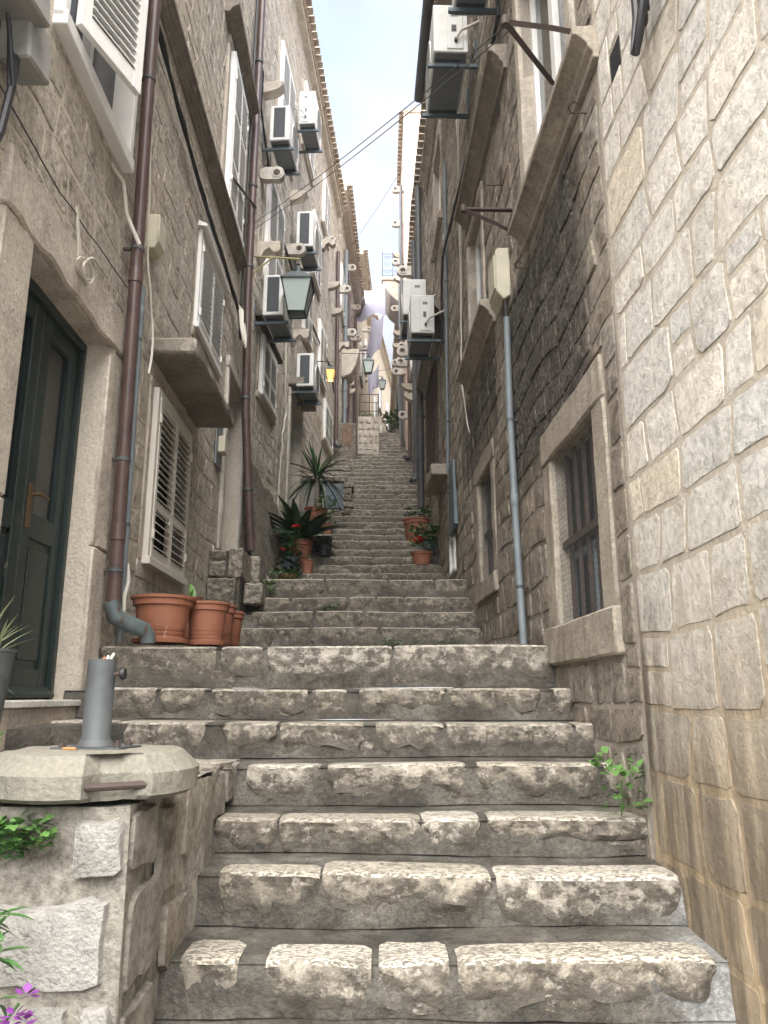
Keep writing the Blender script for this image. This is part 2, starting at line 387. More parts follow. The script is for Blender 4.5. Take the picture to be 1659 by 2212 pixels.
def copy_tree(o, parent=None):
    c = o.copy(); col.objects.link(c); c.parent = parent
    for ch in o.children: copy_tree(ch, c)
    return c

class Wall:
    def __init__(s, x0, k, y0, side): s.x0, s.k, s.y0, s.side = x0, k, y0, side; s.ang = math.atan2(1, k)
    def x(s, y): return s.x0 + s.k * (y - s.y0)
    def pt(s, y, n, z): return Vector((s.x(y) - s.side * n, y + s.side * n * s.k, z))     # side -1: left wall, alley to +x
    def mb(s): return MB(s.side, s.y0)      # for parts of the house (absolute y)
    def lo(s): return MB(s.side, 0.)        # for things rooted on the wall (local)
    def rel(s, b): return MB(s.side, b[0], b[1], b[2])     # parts of a thing rooted at b, in absolute wall coordinates
    def root(s, name, y, n, z, **kw): return empty(name, s.pt(y, n, z), s.ang, **kw)
L1 = Wall(-1.75, -.0214, 4.73, -1)
L2 = Wall(-1.855, .062, 9.65, -1)
L3 = Wall(-1.28, .03, 18.9, -1)
L4 = Wall(-1.0, .045, 27.0, -1)
R0 = Wall(1.05, -.0302, 4.73, 1)
R1 = Wall(1.05, -.0302, 4.73, 1)
R2 = Wall(.888, -.0302, 10.1, 1)
R3 = Wall(.76, -.004, 15.0, 1)
R4 = Wall(.72, -.012, 24.0, 1)
RP = Wall(.60, -.004, 20.0, 1)
SP, CP = math.sin(PITCH), math.cos(PITCH)
def proj(p):
    d = p[1] * CP + p[2] * SP
    if d < .3: return None
    return (p[0] / d * 1660 / 829.5, (p[2] * CP - p[1] * SP) / d * 1660 / 1106, d)

# ------------------------------------------------------------------ stone walling
def stone_geo(y0, y1, z0, z1, h, rng, warp, sl=0., sr=0., lowres=False, jit=1.):
    w, t = y1 - y0, z1 - z0
    j = min(.10 * w, .10 * t, .018) * jit
    c = [(y0 - sl + rng.uniform(0, j), z0 + rng.uniform(0, j)), (y1 - sr - rng.uniform(0, j), z0 + rng.uniform(0, j)),
         (y1 + sr - rng.uniform(0, j), z1 - rng.uniform(0, j)), (y0 + sl + rng.uniform(0, j), z1 - rng.uniform(0, j))]
    ring = []
    for i in range(4):
        a, b = c[i], c[(i + 1) % 4]; ln = math.hypot(b[0] - a[0], b[1] - a[1]); k = 2 if (ln < .13 or lowres) else 3 if ln < .26 else 4
        nx, nz = (b[1] - a[1]) / (ln or 1), -(b[0] - a[0]) / (ln or 1)
        e0, e1 = rng.uniform(.03, .14), rng.uniform(.86, .97)
        for q in range(k):
            f = e0 + (e1 - e0) * (q / (k - 1)) + (rng.uniform(-.06, .06) if 0 < q < k - 1 else 0)
            d = rng.uniform(-.7, .35) * j if 0 < q < k - 1 else rng.uniform(-.3, .2) * j
            ring.append((a[0] + (b[0] - a[0]) * f + nx * d, a[1] + (b[1] - a[1]) * f + nz * d))
    n = len(ring); cy = sum(p[0] for p in ring) / n; cz = sum(p[1] for p in ring) / n
    m = min(w, t); ins = min(.008, .12 * m)
    tiltx, tiltz = rng.uniform(-.25, .25) * h, rng.uniform(-.25, .25) * h
    vs = []
    for k, (sc, hh) in enumerate(((0, -.012), (1, h * .8), (2, h))):
        for (py, pz) in ring:
            dy, dz = cy - py, cz - pz; l = math.hypot(dy, dz) or 1
            if sc == 0: q = 0
            elif sc == 1: q = ins / l
            else: q = .5
            yy, zz = py + dy * q, pz + dz * q
            nn = hh + (0 if sc == 0 else tiltx * (yy - cy) / (w / 2) + tiltz * (zz - cz) / (t / 2) + rng.uniform(-.16, .16) * h)
            vs.append((*warp(yy, zz), nn))
    vs.append((*warp(cy, cz), h * rng.uniform(.9, 1.25)))
    vs = [(a, nn, b) for a, b, nn in vs]
    fs = []
    for r in range(2):
        for i in range(n):
            i2 = (i + 1) % n; fs.append((r * n + i, r * n + i2, (r + 1) * n + i2, (r + 1) * n + i))
    for i in range(n): fs.append((2 * n + i, 2 * n + (i + 1) % n, 3 * n))
    return vs, fs

def free_spans(z0, z1, cuts):
    sp = [(z0, z1)]
    for a, b in cuts:
        nx = []
        for p, q in sp:
            if b <= p or a >= q: nx.append((p, q)); continue
            if a - p > .05: nx.append((p, a))
            if q - b > .05: nx.append((b, q))
        sp = nx
    return sp

def masonry(house, wall, y0, y1, z0f, z1, avoid, mat, course, width, h, seed, limit=300, joint=.007, name='stone', bias=0., jit=.6, wv=1.):
    rng = random.Random(seed)
    sx, sz = rng.uniform(0, 50), rng.uniform(0, 50)
    def warp(y, z):
        return (y + wv * .05 * mnoise.noise((y * 1.3 + sx, z * 1.9, 3.1)), z + wv * .075 * mnoise.noise((y * 1.0 + sx, z * .8 + sz, 0)) + wv * .035 * mnoise.noise((y * 2.6 + sx, z * 2.2, 7)))
    items = []
    z = z0f(y0, y1)
    while z < z1:
        ch = rng.uniform(*course)
        za, zb = z, min(z + ch, z1); z = zb
        edges = sorted({y0, y1} | {q for a in avoid for q in a[:2] if y0 < q < y1 and a[2] < zb and a[3] > za})
        for ea, eb in zip(edges, edges[1:]):
            mid = (ea + eb) / 2
            cuts = [(a[2], a[3]) for a in avoid if a[0] < mid < a[1]]
            for pa, pb in free_spans(za, zb, cuts):
                y = ea; sl = 0.
                while y < eb - .03:
                    w = rng.uniform(*width) * (1.25 if rng.random() < .15 else 1)
                    if eb - (y + w) < width[0] * .6: w = eb - y
                    ya, yb = y, min(y + w, eb); y = yb
                    sr = wv * rng.uniform(-.045, .045) if yb < eb - .01 else 0.; sl0, sl = sl, sr
                    if pa > 1.3 * yb + 1.2 or pb < z0f(ya, yb) - .25: continue
                    jj = joint * rng.uniform(.6, 1.6)
                    parts = [(pa, pb)]
                    if pb - pa > .26 and w < .3 and rng.random() < .3:
                        q = pa + (pb - pa) * rng.uniform(.35, .65); parts = [(pa, q), (q, pb)]
                    for qa, qb in parts:
                        if yb - ya < .04 or qb - qa < .04: continue
                        g = stone_geo(ya + jj / 2, yb - jj / 2, qa + jj / 2, qb - jj / 2, h * rng.uniform(.45, 1.5), rng, warp, sl0 * (qb - qa) / .25, sr * (qb - qa) / .25, ya > 9, jit)
                        pc = proj(wall.pt((ya + yb) / 2, 0, (qa + qb) / 2))
                        sc = 0
                        if pc:
                            sc = (yb - ya) * (qb - qa) / pc[2] ** 2 * abs(wall.pt((ya + yb) / 2, 0, 0).x) / pc[2]
                            if abs(pc[0]) > 1.03 or abs(pc[1]) > 1.03: sc *= .001
                        items.append((sc, g, min(1, max(0, rng.betavariate(2, 2) + bias))))
    items.sort(key=lambda a: -a[0])
    for sc, g, tint in items[:limit]:
        wall.mb().add(g[0], g[1], tint).build(name, mat, house, 'auto')
    if items[limit:]:
        mb = wall.mb()
        for sc, g, tint in items[limit:]: mb.add(g[0], g[1], tint)
        o = mb.build('rubble_stone', mat, house, 'auto'); o['kind'] = 'stuff'
    return len(items)

def wall_body(house, wall, y0, y1, z0, z1, openings, mat, depth=.42, back=3.5, name='wall'):
    """mortar body of a house with real openings, their reveals and a closed mass behind"""
    mb = wall.mb()
    ys = sorted({y0, y1} | {q for o in openings for q in o[:2]}); zs = sorted({z0, z1} | {q for o in openings for q in o[2:4]})
    def isopen(a, b): return any(o[0] < a < o[1] and o[2] < b < o[3] for o in openings)
    for ya, yb in zip(ys, ys[1:]):
        for za, zb in zip(zs, zs[1:]):
            if isopen((ya + yb) / 2, (za + zb) / 2): continue
            mb.add([(ya, 0, za), (yb, 0, za), (yb, 0, zb), (ya, 0, zb)], [(0, 3, 2, 1)])
    for a, b, c, d in [o[:4] for o in openings]:
        e = -depth
        mb.add([(a, 0, c), (b, 0, c), (b, 0, d), (a, 0, d), (a, e, c), (b, e, c), (b, e, d), (a, e, d)],
               [(0, 1, 5, 4), (1, 2, 6, 5), (2, 3, 7, 6), (3, 0, 4, 7), (4, 5, 6, 7)])
    e = -back
    mb.add([(y0, 0, z0), (y1, 0, z0), (y1, 0, z1), (y0, 0, z1), (y0, e, z0), (y1, e, z0), (y1, e, z1), (y0, e, z1)],
           [(0, 3, 7, 4), (1, 5, 6, 2), (3, 2, 6, 7), (4, 7, 6, 5)])
    return mb.build(name, mat, house)

def blockm(mb, x0, x1, y0, y1, z0, z1, rng=R, j=.006, tint=None, nx=6):
    """a hewn block: box subdivided along x with uneven faces"""
    def fn(i, k):
        u = i / nx; xx = x0 + (x1 - x0) * u
        q = [(y0, z0), (y1, z0), (y1, z1), (y0, z1)][k]
        return (xx + (rng.uniform(-j, j) if 0 < i < nx else 0), q[0] + rng.uniform(-j, j), q[1] + rng.uniform(-j, j))
    vs = [fn(i, k) for i in range(nx + 1) for k in range(4)]
    fs = [(i * 4 + k, i * 4 + (k + 1) % 4, (i + 1) * 4 + (k + 1) % 4, (i + 1) * 4 + k) for i in range(nx) for k in range(4)] + [(3, 2, 1, 0), tuple(nx * 4 + k for k in range(4))]
    return mb.add(vs, fs, rng.random() if tint is None else tint)

def surround(house, wall, y0, y1, z0, z1, w=.16, lw=None, sw=.14, proud=.03, mat='trim', sill=True, sill_out=.06, deep=.30, over=.0):
    """dressed stone frame: two jambs, lintel, sill, each a part of the house"""
    lw = lw or w; mt = M[mat]
    for a, b in ((y0 - w, y0), (y1, y1 + w)):
        mb = wall.mb(); n = 4
        pz = [z0 + (z1 - z0) * i / n for i in range(n + 1)]
        vs = [];
        for zz in pz:
            for q in ((a, -deep), (b, -deep), (b, proud), (a, proud)):
                vs.append((q[0] + R.uniform(-.004, .004), q[1] + (R.uniform(-.005, .005) if q[1] > 0 else 0), zz))
        fs = [(i * 4 + k, i * 4 + (k + 1) % 4, i * 4 + 4 + (k + 1) % 4, i * 4 + 4 + k) for i in range(n) for k in range(4)] + [(3, 2, 1, 0), tuple(n * 4 + k for k in range(4))]
        mb.add(vs, fs, R.random()).build('jamb', mt, house, 'auto', .012)
    mb = wall.mb(); blockm(mb, y0 - w - over, y1 + w + over, -deep, proud + .006, z1, z1 + lw)
    mb.build('lintel', mt, house, 'auto', .012)
    if sill:
        mb = wall.mb(); blockm(mb, y0 - w - .03, y1 + w + .03, -deep, proud + sill_out, z0 - sw, z0)
        mb.build('sill', mt, house, 'auto', .012)

def pane_back(house, wall, y0, y1, z0, z1, n, mat='dark', name='pane'):
    wall.mb().box(y0, y1, n - .02, n, z0, z1).build(name, M[mat], house)
M['brownp'] = dressed('peeled_brown_plaster', (.16, .10, .065), (.24, .16, .11), .4)
# ------------------------------------------------------------------ ground and stairs
def ground():
    mb = MB()
    mb.grid(lambda u, v: (-120 + 240 * u, -80 + 82.3 * v, -1.2), 6, 4)
    mb.build('ground', M['smortar'])['kind'] = 'structure'
    mb = MB()
    mb.add([(-30, 46, 13.8), (30, 46, 13.8), (60, 300, 40), (-60, 300, 40)], [(0, 1, 2, 3)])
    mb.build('hillside', M['stoneL'])['kind'] = 'structure'
ground()
NOSE = [(2.05, -1.18), (2.37, -1.0), (2.71, -.819), (3.05, -.639), (3.38, -.493), (3.72, -.3155), (4.06, -.135), (4.40, .040), (4.75, .297),
        (7.50, .646), (7.85, .840), (8.20, 1.025), (8.50, 1.264), (10.80, 1.685), (11.20, 1.88), (11.55, 2.066), (11.95, 2.25), (12.30, 2.46),
        (12.70, 2.65), (13.10, 2.84), (13.45, 3.036), (13.80, 3.24), (14.20, 3.45), (14.55, 3.64)]
while NOSE[-1][0] < 22.2: NOSE.append((NOSE[-1][0] + .37, NOSE[-1][1] + .2))
LAST = len(NOSE) - 1
FOOT = {8: .44, 12: 1.48}
def foot(i): return FOOT.get(i, NOSE[i][1] + .008)
def xl(y):
    if y < 3.95: return -.80
    if y < 9.65: return L1.x(y) - .05
    return (L2.x(y) if y < 18.9 else L3.x(y)) - .05
def xr(y): return (R1.x(y) if y < 15 else R3.x(y) if y < 20 else RP.x(y)) + .05
def stair_z(y):
    z = NOSE[0][1]
    for i, (a, b) in enumerate(NOSE):
        if y >= a:
            e = NOSE[i + 1][0] if i < LAST else a + 1
            z = b + (foot(i) - b) * min(1, (y - a) / (e - a))
    return z
def wob(x, y, z, a=.012, f=3.): return a * mnoise.noise((x * f, y * f + 11, z * f))
def sag(i, x): return .018 * mnoise.noise((x * .9, i * 3.7, 1.3))
stairs = MB()
for i, (y, z) in enumerate(NOSE):
    zb = foot(i - 1) if i else z - .3
    ye = NOSE[i + 1][0] + .06 if i < LAST else 24.0
    ze = foot(i) if i < LAST else z
    a, b = xl(y + .01), xr(y)
    nu = 90 if i < 9 else 40
    def riser(u, v, y=y, z=z, zb=zb, a=a, b=b, i=i):
        x = a + (b - a) * u; zz = zb + (z - .014 - zb) * v
        return (x, y + .024 - .018 * (1 - v) + wob(x, y, zz * 2, .018, 3.5) + wob(x, y + 5, zz * 3, .008, 12) + (.012 if v > .9 else 0), zz + sag(i, x) * v + sag(i - 1, x) * (1 - v) + wob(x, 3, y, .006))
    stairs.grid(riser, nu, 4)
    def tread(u, v, y=y, z=z, ye=ye, ze=ze, a=a, b=b, i=i):
        x = a + (b - a) * u; yy = y + .026 + (ye - y - .026) * v
        return (x, yy + (wob(x, y, (z - .014) * 2, .018, 3.5) + wob(x, y + 5, (z - .014) * 3, .008, 12) if v == 0 else 0), z - .014 + (ze - z) * v + sag(i, x) + wob(x, yy, 5, .006) + .012 * v)
    stairs.grid(tread, nu, 3 if i not in FOOT else 6)
stairs_o = stairs.build('stairs', M['smortar'], None, 'auto'); stairs_o['kind'] = 'structure'
# the lane goes on climbing beyond the last step in view
mb = MB(); mb.grid(lambda u, v: (-2.2 + 3.6 * u, 23.9 + 23 * v, 7.84 + 6.2 * v), 2, 12); mb.build('lane', M['smortar'])['kind'] = 'structure'

def step_stone_geo(x0, x1, y, z, zb, depth, rng, i, rough=.012, nx=None, low=(.15, .55), smooth_cut=False):
    """one tread stone: worn top, rounded nosing, hewn face that dies raggedly into the mortar"""
    w = x1 - x0; nx = nx or max(4, min(30, int(w / .028)))
    hgt = z - zb
    seed = rng.uniform(0, 99)
    cols = []
    sd = rng.uniform(0, 99)
    lowz = [min(.9, max(0., (low[0] + low[1]) / 2 + (low[1] - low[0]) * (1.1 * mnoise.noise((x0 + w * c / nx) * 6 * Vector((1, 0, 0)) + Vector((sd, 0, 0))) + .7 * mnoise.noise((x0 + w * c / nx) * 22 * Vector((1, 0, 0)) + Vector((sd, 5, 0)))))) for c in range(nx + 1)]
    for c in range(nx + 1):
        u = c / nx; x = x0 + w * u
        e = min(u, 1 - u) * w                      # distance to the end of the stone
        rnd = max(0, 1 - e / .03) if not smooth_cut else max(0, 1 - e / .008)
        zl = zb + hgt * .62 * (lowz[c] * .6 + .4 * lowz[max(0, c - 1)] + .25 * rnd)
        s = sag(i, x)
        back = depth * (1 - .12 * abs(mnoise.noise((x * 5, seed, 1)))) - .03 * rnd
        nz = lambda k, a=rough: a * mnoise.noise((x * 14 + seed, k * 2.3, seed))
        ys = y + .018 * rnd
        p = [(x, y + back, z - .022 + s),
             (x, y + back * .93, z + s - .004 * rnd),
             (x, y + back * .45, z + s + nz(1, .003) - .003 * rnd),
             (x, ys + .022, z + s + nz(2, .002) - .006 * rnd),
             (x, ys + .004 + nz(3) * .6, z + s - .012 - .01 * rnd),
             (x, ys + nz(4) * 1.2, z + s - .35 * (z - zl)),
             (x, ys + .004 + nz(5) * 1.4, zl + (z - zl) * .3 + s),
             (x, ys + .014 + nz(6), zl + s + nz(7)),
             (x, ys + .055, zl + s + .01)]
        cols.append(p)
    m = len(cols[0]); vs = [q for c in cols for q in c]
    fs = [(c * m + k, c * m + k + 1, (c + 1) * m + k + 1, (c + 1) * m + k) for c in range(nx) for k in range(m - 1)]
    fs += [tuple(range(m))[::-1], tuple(nx * m + k for k in range(m))]
    return vs, fs
def ux(u, i):     # pixel column on a photograph-sized grid to metres across step i
    y, z = NOSE[i]; return (u - 829.5) / 1660 * (y * CP + z * SP)
SPEC = {   # stones of the near steps: (from, to, tint, lowest edge range)
    1: [(600, 1000, .5, (.1, .3)), (1030, 1600, .6, (.1, .3))],
    2: [(385, 512, .55, (.2, .5)), (572, 802, .8, (.2, .5)), (818, 972, .8, (.3, .6)), (990, 1550, .62, (.35, .6))],
    3: [(470, 690, .55, (.2, .5)), (695, 1062, .62, (.25, .55)), (1074, 1472, .85, (.05, .2))],
    4: [(455, 598, .22, (.1, .3)), (602, 908, .55, (.18, .3)), (912, 1037, .95, (.2, .4)), (1056, 1425, .62, (.45, .75))],
    5: [(415, 505, .35, (.2, .4)), (532, 692, .85, (.12, .3)), (707, 1006, .72, (.2, .5)), (1032, 1292, .66, (.25, .5)), (1308, 1345, .7, (.3, .5))],
    6: [(20, 238, .62, (.1, .3)), (246, 442, .55, (.15, .35)), (482, 596, .66, (.45, .75)), (604, 786, .42, (.3, .6)), (812, 958, .6, (.25, .55)), (966, 1238, .62, (.25, .5)), (1246, 1305, .6, (.3, .5))],
    7: [(205, 335, .48, (.05, .2)), (345, 440, .6, (.1, .5)), (456, 664, .42, (.25, .5)), (674, 748, .68, (.1, .25)), (776, 962, .45, (.35, .65)), (966, 1168, .5, (.35, .6)), (1198, 1242, .7, (.2, .4))],
    8: [(215, 466, .4, (.15, .3)), (478, 566, .8, (.35, .5)), (577, 846, 1., (.22, .32)), (851, 1188, .9, (.2, .5))],
}
rs = random.Random(5)
for i in range(1, LAST + 1):
    y, z = NOSE[i]; zb = foot(i - 1)
    nxt = NOSE[i + 1][0] - y if i < LAST else .4
    dep = min(nxt - .02, .34)
    if i in SPEC: rows = [(ux(a, i), ux(b, i), t, lo) for a, b, t, lo in SPEC[i]]
    else:
        a, b = xl(y) + .08, xr(y) - .06
        if i in (10, 11, 12): a = -1.35
        rows = []
        x = a
        while x < b - .1:
            w = rs.uniform(.28, .75) if i < 20 else rs.uniform(.3, .9)
            if b - x - w < .2: w = b - x
            rows.append((x, x + w - rs.uniform(.012, .03), min(1, rs.betavariate(2, 2.4) * .72), (rs.uniform(.0, .1), rs.uniform(.15, .45)))); x += w
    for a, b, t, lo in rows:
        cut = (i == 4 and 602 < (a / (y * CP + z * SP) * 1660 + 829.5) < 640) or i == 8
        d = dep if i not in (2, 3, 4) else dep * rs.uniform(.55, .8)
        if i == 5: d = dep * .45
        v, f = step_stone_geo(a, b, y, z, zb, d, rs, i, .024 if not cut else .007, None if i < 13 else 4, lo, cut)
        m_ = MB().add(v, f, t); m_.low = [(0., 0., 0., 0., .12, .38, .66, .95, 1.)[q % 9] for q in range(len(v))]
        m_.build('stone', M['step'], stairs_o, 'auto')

rq = random.Random(77)
for i in range(1, 9):      # smaller stones bedded flush in the mortar of the risers
    y, z = NOSE[i]; zb = foot(i - 1); x = xl(y) + .15; hh = z - zb
    while x < xr(y) - .2:
        w = rq.uniform(.09, .26)
        if rq.random() < .62:
            za = zb + rq.uniform(.0, .12) * hh; ze_ = zb + rq.uniform(.34, .6) * hh
            v, f = stone_geo(x, x + w, za, ze_, .004, rq, lambda a, b: (a + .01 * mnoise.noise((a * 9, b * 9, 1)), b + .01 * mnoise.noise((a * 9, b * 9, 5))))
            MB().add([(a, y + .019 + .012 * (c < 0) - n, c2) for a, n, c2, c in [(q[0], q[1], q[2], q[1]) for q in v]], f, rq.uniform(.0, .4)).build('stone', M['step'], stairs_o, 'auto')
        x += w + rq.uniform(.02, .22)
# raised platform before the green door and the low wall that retains it
mb = MB()
mb.add([(-1.80, 3.45, -.9), (-1.28, 4.10, -.9), (-1.28, 4.30, -.9), (-1.80, 4.30, -.9), (-1.80, 3.45, -.15), (-1.28, 4.10, -.137), (-1.28, 4.30, -.13), (-1.80, 4.30, -.13)],
       [(0, 1, 5, 4), (4, 5, 6, 7), (1, 2, 6, 5)])
mb.build('platform', M['smortar'])['kind'] = 'structure'

# ------------------------------------------------------------------ shutters, doors
def shutter_leaf(house, wall, y0, y1, z0, z1, n, mat, th=.035, st=.05, rails=(.5,), slat=.052, tilt=35, hinge_at=0, open_bottom=0.):
    mb = wall.mb()
    mb.box(y0, y0 + st, n, n + th, z0, z1).box(y1 - st, y1, n, n + th, z0, z1)
    zz = [z0 + st * 1.5] + [z0 + (z1 - z0) * r for r in rails] + [z1 - st * 1.2]
    mb.box(y0 + st, y1 - st, n + .002, n + th - .002, z0, z0 + st * 1.5).box(y0 + st, y1 - st, n + .002, n + th - .002, z1 - st * 1.2, z1)
    for r in rails:
        c = z0 + (z1 - z0) * r; mb.box(y0 + st, y1 - st, n + .002, n + th - .002, c - st * .7, c + st * .7)
    leaf = mb.build('shutter', M[mat], house, False, .003)
    bounds = [z0 + st * 1.5] + [q for r in rails for q in (z0 + (z1 - z0) * r - st * .7, z0 + (z1 - z0) * r + st * .7)] + [z1 - st * 1.2]
    a = math.radians(tilt); hw = slat * .62
    sm = MB(wall.side)
    c, s = math.cos(a) * hw, math.sin(a) * hw
    l = (y1 - y0) / 2 - st
    sm.prism([(-c, s), (-c, s + .007), (c, -s + .007), (c, -s)], -l, l, 0)
    me = sm.mesh('slat', M[mat])
    for ba, bb in zip(bounds[::2], bounds[1::2]):
        k = max(1, int((bb - ba) / slat)); d = (bb - ba) / k
        for q in range(k):
            link('slat', me, leaf, ((y0 + y1) / 2 - wall.y0, wall.side * (n + th / 2), ba + d * (q + .45)))
    h = wall.mb()
    for zc in (z0 + (z1 - z0) * .14, z1 - (z1 - z0) * .14):
        yy = y0 if hinge_at == 0 else y1
        h.box(yy - .012, yy + .012, n + th - .004, n + th + .014, zc - .035, zc + .035)
        h.build('hinge', M[mat], leaf); h = wall.mb()
    return leaf
def shutter_window(house, wall, y0, y1, z0, z1, mat='white', n=-.02, frame=.05, rails=(.5,), proud=.05, leaves=2):
    mb = wall.mb()
    a, b = -.10, n + proud
    mb.box(y0, y0 + frame, a, b, z0, z1).box(y1 - frame, y1, a, b, z0, z1)
    mb.box(y0 + frame, y1 - frame, a, b, z1 - frame, z1).box(y0 - .015, y1 + .015, a, b + .02, z0 - .02, z0 + frame * .7)
    w = mb.build('window', M[mat], house, False, .004)
    pb = wall.mb().box(y0 + frame, y1 - frame, -.16, -.14, z0 + frame, z1 - frame).build('pane', M['dark'], w)
    d = (y1 - y0 - 2 * frame - .01) / leaves
    for k in range(leaves):
        ya = y0 + frame + .003 + k * d
        shutter_leaf(house, wall, ya, ya + d - .004, z0 + frame * .75, z1 - frame * 1.05, n + proud - .028, mat, rails=rails, hinge_at=k)

# ------------------------------------------------------------------ left house with the green door
def hname(kind): return kind
house1 = empty('stone_house', (L1.x0, L1.y0, 0), L1.ang, 'beige stone house with dark green front door and cream louvred shutters, nearest on left', 'house')
DOOR = (3.33, 4.46, -.02, 2.14); LOW = (5.50, 6.66, .95, 2.30); W2 = (6.60, 7.78, 3.38, 4.40); TOP = (3.28, 4.46, 3.44, 5.6); W3 = (7.50, 8.46, 5.40, 7.35); DR2 = (8.36, 9.38, 1.56, 3.70)
ops = [DOOR, LOW, W2, TOP, W3, DR2]
wall_body(house1, L1, .6, 9.66, -1.3, 13.5, ops, M['mortarL'])
av = [(DOOR[0] - .32, DOOR[1] + .27, -2, DOOR[3] + .30), (LOW[0] - .10, LOW[1] + .10, LOW[2] - .12, LOW[3] + .06), (LOW[0] - .2, 7.0, 2.46, 2.66), (W2[0] - .06, W2[1] + .06, W2[2] - .10, W2[3] + .06),
      (TOP[0] - .05, TOP[1] + .05, TOP[2] - .08, 6), (W3[0] - .15, W3[1] + .15, W3[2] - .1, W3[3] + .3), (4.2, 8.7, 5.16, 5.34), (DR2[0] - .14, DR2[1] + .14, DR2[2] - .6, DR2[3] + .16)]
masonry(house1, L1, .62, 9.64, lambda a, b: -.45 if a < 4.7 else stair_z(min(a, 9.6)) - .25, 13.0, av, M['stoneL'], (.15, .30), (.14, .46), .005, 21)
# green door: stone surround, deep reveal, panelled leaf
for a, b in ((DOOR[0] - .32, DOOR[0]), (DOOR[1], DOOR[1] + .26)):
    for za, zb in ((-.3, .86), (.868, DOOR[3])):
        mb = L1.mb(); blockm(mb, a + R.uniform(0, .006), b - R.uniform(0, .01), -.40, .03, za, zb, j=.004); mb.build('jamb', M['trim'], house1, 'auto', .01)
mb = L1.mb(); blockm(mb, DOOR[0] - .34, DOOR[1] + .27, -.40, .04, DOOR[3], DOOR[3] + .30, j=.012, nx=14); mb.build('lintel', M['trim'], house1, 'auto', .014)
L1.mb().box(DOOR[0] - .1, DOOR[1] + .06, -.38, .05, -.055, -.022).build('doorsill', M['marble'], house1, False, .004)
L1.mb().box(DOOR[0] - .12, DOOR[1] + .05, -.38, .03, -.30, -.056).build('threshold', M['trim'], house1, False, .006)
def panel_door(house, wall, y0, y1, z0, z1, n, mat='green'):
    st = .10; mid = (y0 + y1) / 2
    mb = wall.mb().box(y0 - .05, y0, n - .05, n + .05, z0, z1).box(y1, y1 + .05, n - .05, n + .05, z0, z1).box(y0 - .05, y1 + .05, n - .05, n + .05, z1, z1 + .06)
    mb.build('door_frame', M[mat], house, False, .006)
    for ya, yb in ((y0, mid - .004), (mid + .004, y1)):
        mb = wall.mb(); zr = z0 + (z1 - z0) * .40
        mb.box(ya, ya + st, n - .022, n + .022, z0, z1).box(yb - st, yb, n - .022, n + .022, z0, z1)
        for za, zb in ((z0, z0 + .16), (zr, zr + .14), (z1 - .11, z1)): mb.box(ya + st, yb - st, n - .02, n + .02, za, zb)
        d = mb.build('door', M[mat], house, False, .006)
        if yb <= mid:
            pass
        wall.mb().box(ya + st, yb - st, n - .012, n + .002, z0 + .16, zr).build('panel', M[mat], d)
        wall.mb().box(ya + st + .035, yb - st - .035, n + .002, n + .016, z0 + .20, zr - .04).build('raised_field', M[mat], d, False, .008)
        wall.mb().box(ya + st, yb - st, n - .012, n - .004, zr + .14, z1 - .11).build('pane', M['glass'], d)
        g = wall.mb(); 
        for q in (ya + st, yb - st - .022): g.box(q, q + .022, n - .004, n + .014, zr + .14, z1 - .11)
        g.build('glazing_bead', M[mat], d)
        wall.mb().prism([(n + .02, z0 + .01), (n + .075, z0 + .01), (n + .075, z0 + .03), (n + .02, z0 + .07)], ya, yb).build('weather_board', M[mat], d, False, .003)
        if ya > mid:
            hz = z0 + .98
            h = wall.mb().box(ya + .032, ya + .066, n + .022, n + .032, hz - .10, hz + .14)
            h.tube([(ya + .05, n + .03, hz + .08), (ya + .05, n + .085, hz + .08)], .009)
            h.tube([(ya + .05, n + .08, hz + .08), (ya + .145, n + .085, hz + .075)], .008)
            h.build('door_handle', BRASS, d, 'auto')
BRASS = paint('brass_handle', (.16, .095, .045), .4, metal=.6)
panel_door(house1, L1, DOOR[0] + .05, DOOR[1] - .05, -.02, DOOR[3] - .06, -.17)
# lower cream shutter window with stone hood slab
surround(house1, L1, LOW[0], LOW[1], LOW[2], LOW[3], w=.09, lw=.07, sw=.13, proud=.012, mat='trim', sill_out=.0)
shutter_window(house1, L1, LOW[0], LOW[1], LOW[2], LOW[3], 'cream', .0, .055, (.33,))
mb = L1.mb(); blockm(mb, 5.30, 6.98, -.2, .36, 2.50, 2.62, j=.012, nx=12); mb.build('hood_slab', M['trimD'], house1, 'auto', .02)
shutter_window(house1, L1, W2[0], W2[1], W2[2], W2[3], 'white', -.015, .05, (.1,))
L1.mb().prism([(.0, W2[3]), (.09, W2[3] - .005), (.09, W2[3] + .018), (.0, W2[3] + .06)], W2[0] - .06, W2[1] + .05).build('drip_board', M['white'], house1)
mb = L1.mb(); blockm(mb, W2[0] - .06, W2[1] + .06, -.2, .02, W2[2] - .12, W2[2] - .01); mb.build('sill', M['trim'], house1, 'auto', .01)
# top window: frame, inner casement, shutter pushed out at the bottom
mb = L1.mb(); f = .06
mb.box(TOP[0], TOP[0] + f, -.12, .06, TOP[2], TOP[3]).box(TOP[1] - f, TOP[1], -.12, .06, TOP[2], TOP[3]).box(TOP[0], TOP[1], -.12, .075, TOP[2] - .05, TOP[2] + .04)
w_ = mb.build('window', M['white'], house1, False, .005)
L1.mb().box(TOP[0] + f, TOP[1] - f, -.10, -.085, TOP[2], TOP[3]).build('pane', M['glass'], w_)
mb = L1.mb(); mb.box(3.84, 3.89, -.085, -.03, TOP[2] + .04, TOP[3]).box(TOP[0] + f, TOP[1] - f, -.085, -.04, TOP[2] + .04, TOP[2] + .09); mb.build('mullion', M['white'], w_)
lf = shutter_leaf(house1, L1, 3.40, 3.93, 3.50, 5.5, .065, 'white', th=.04, st=.075, rails=(), slat=.055)
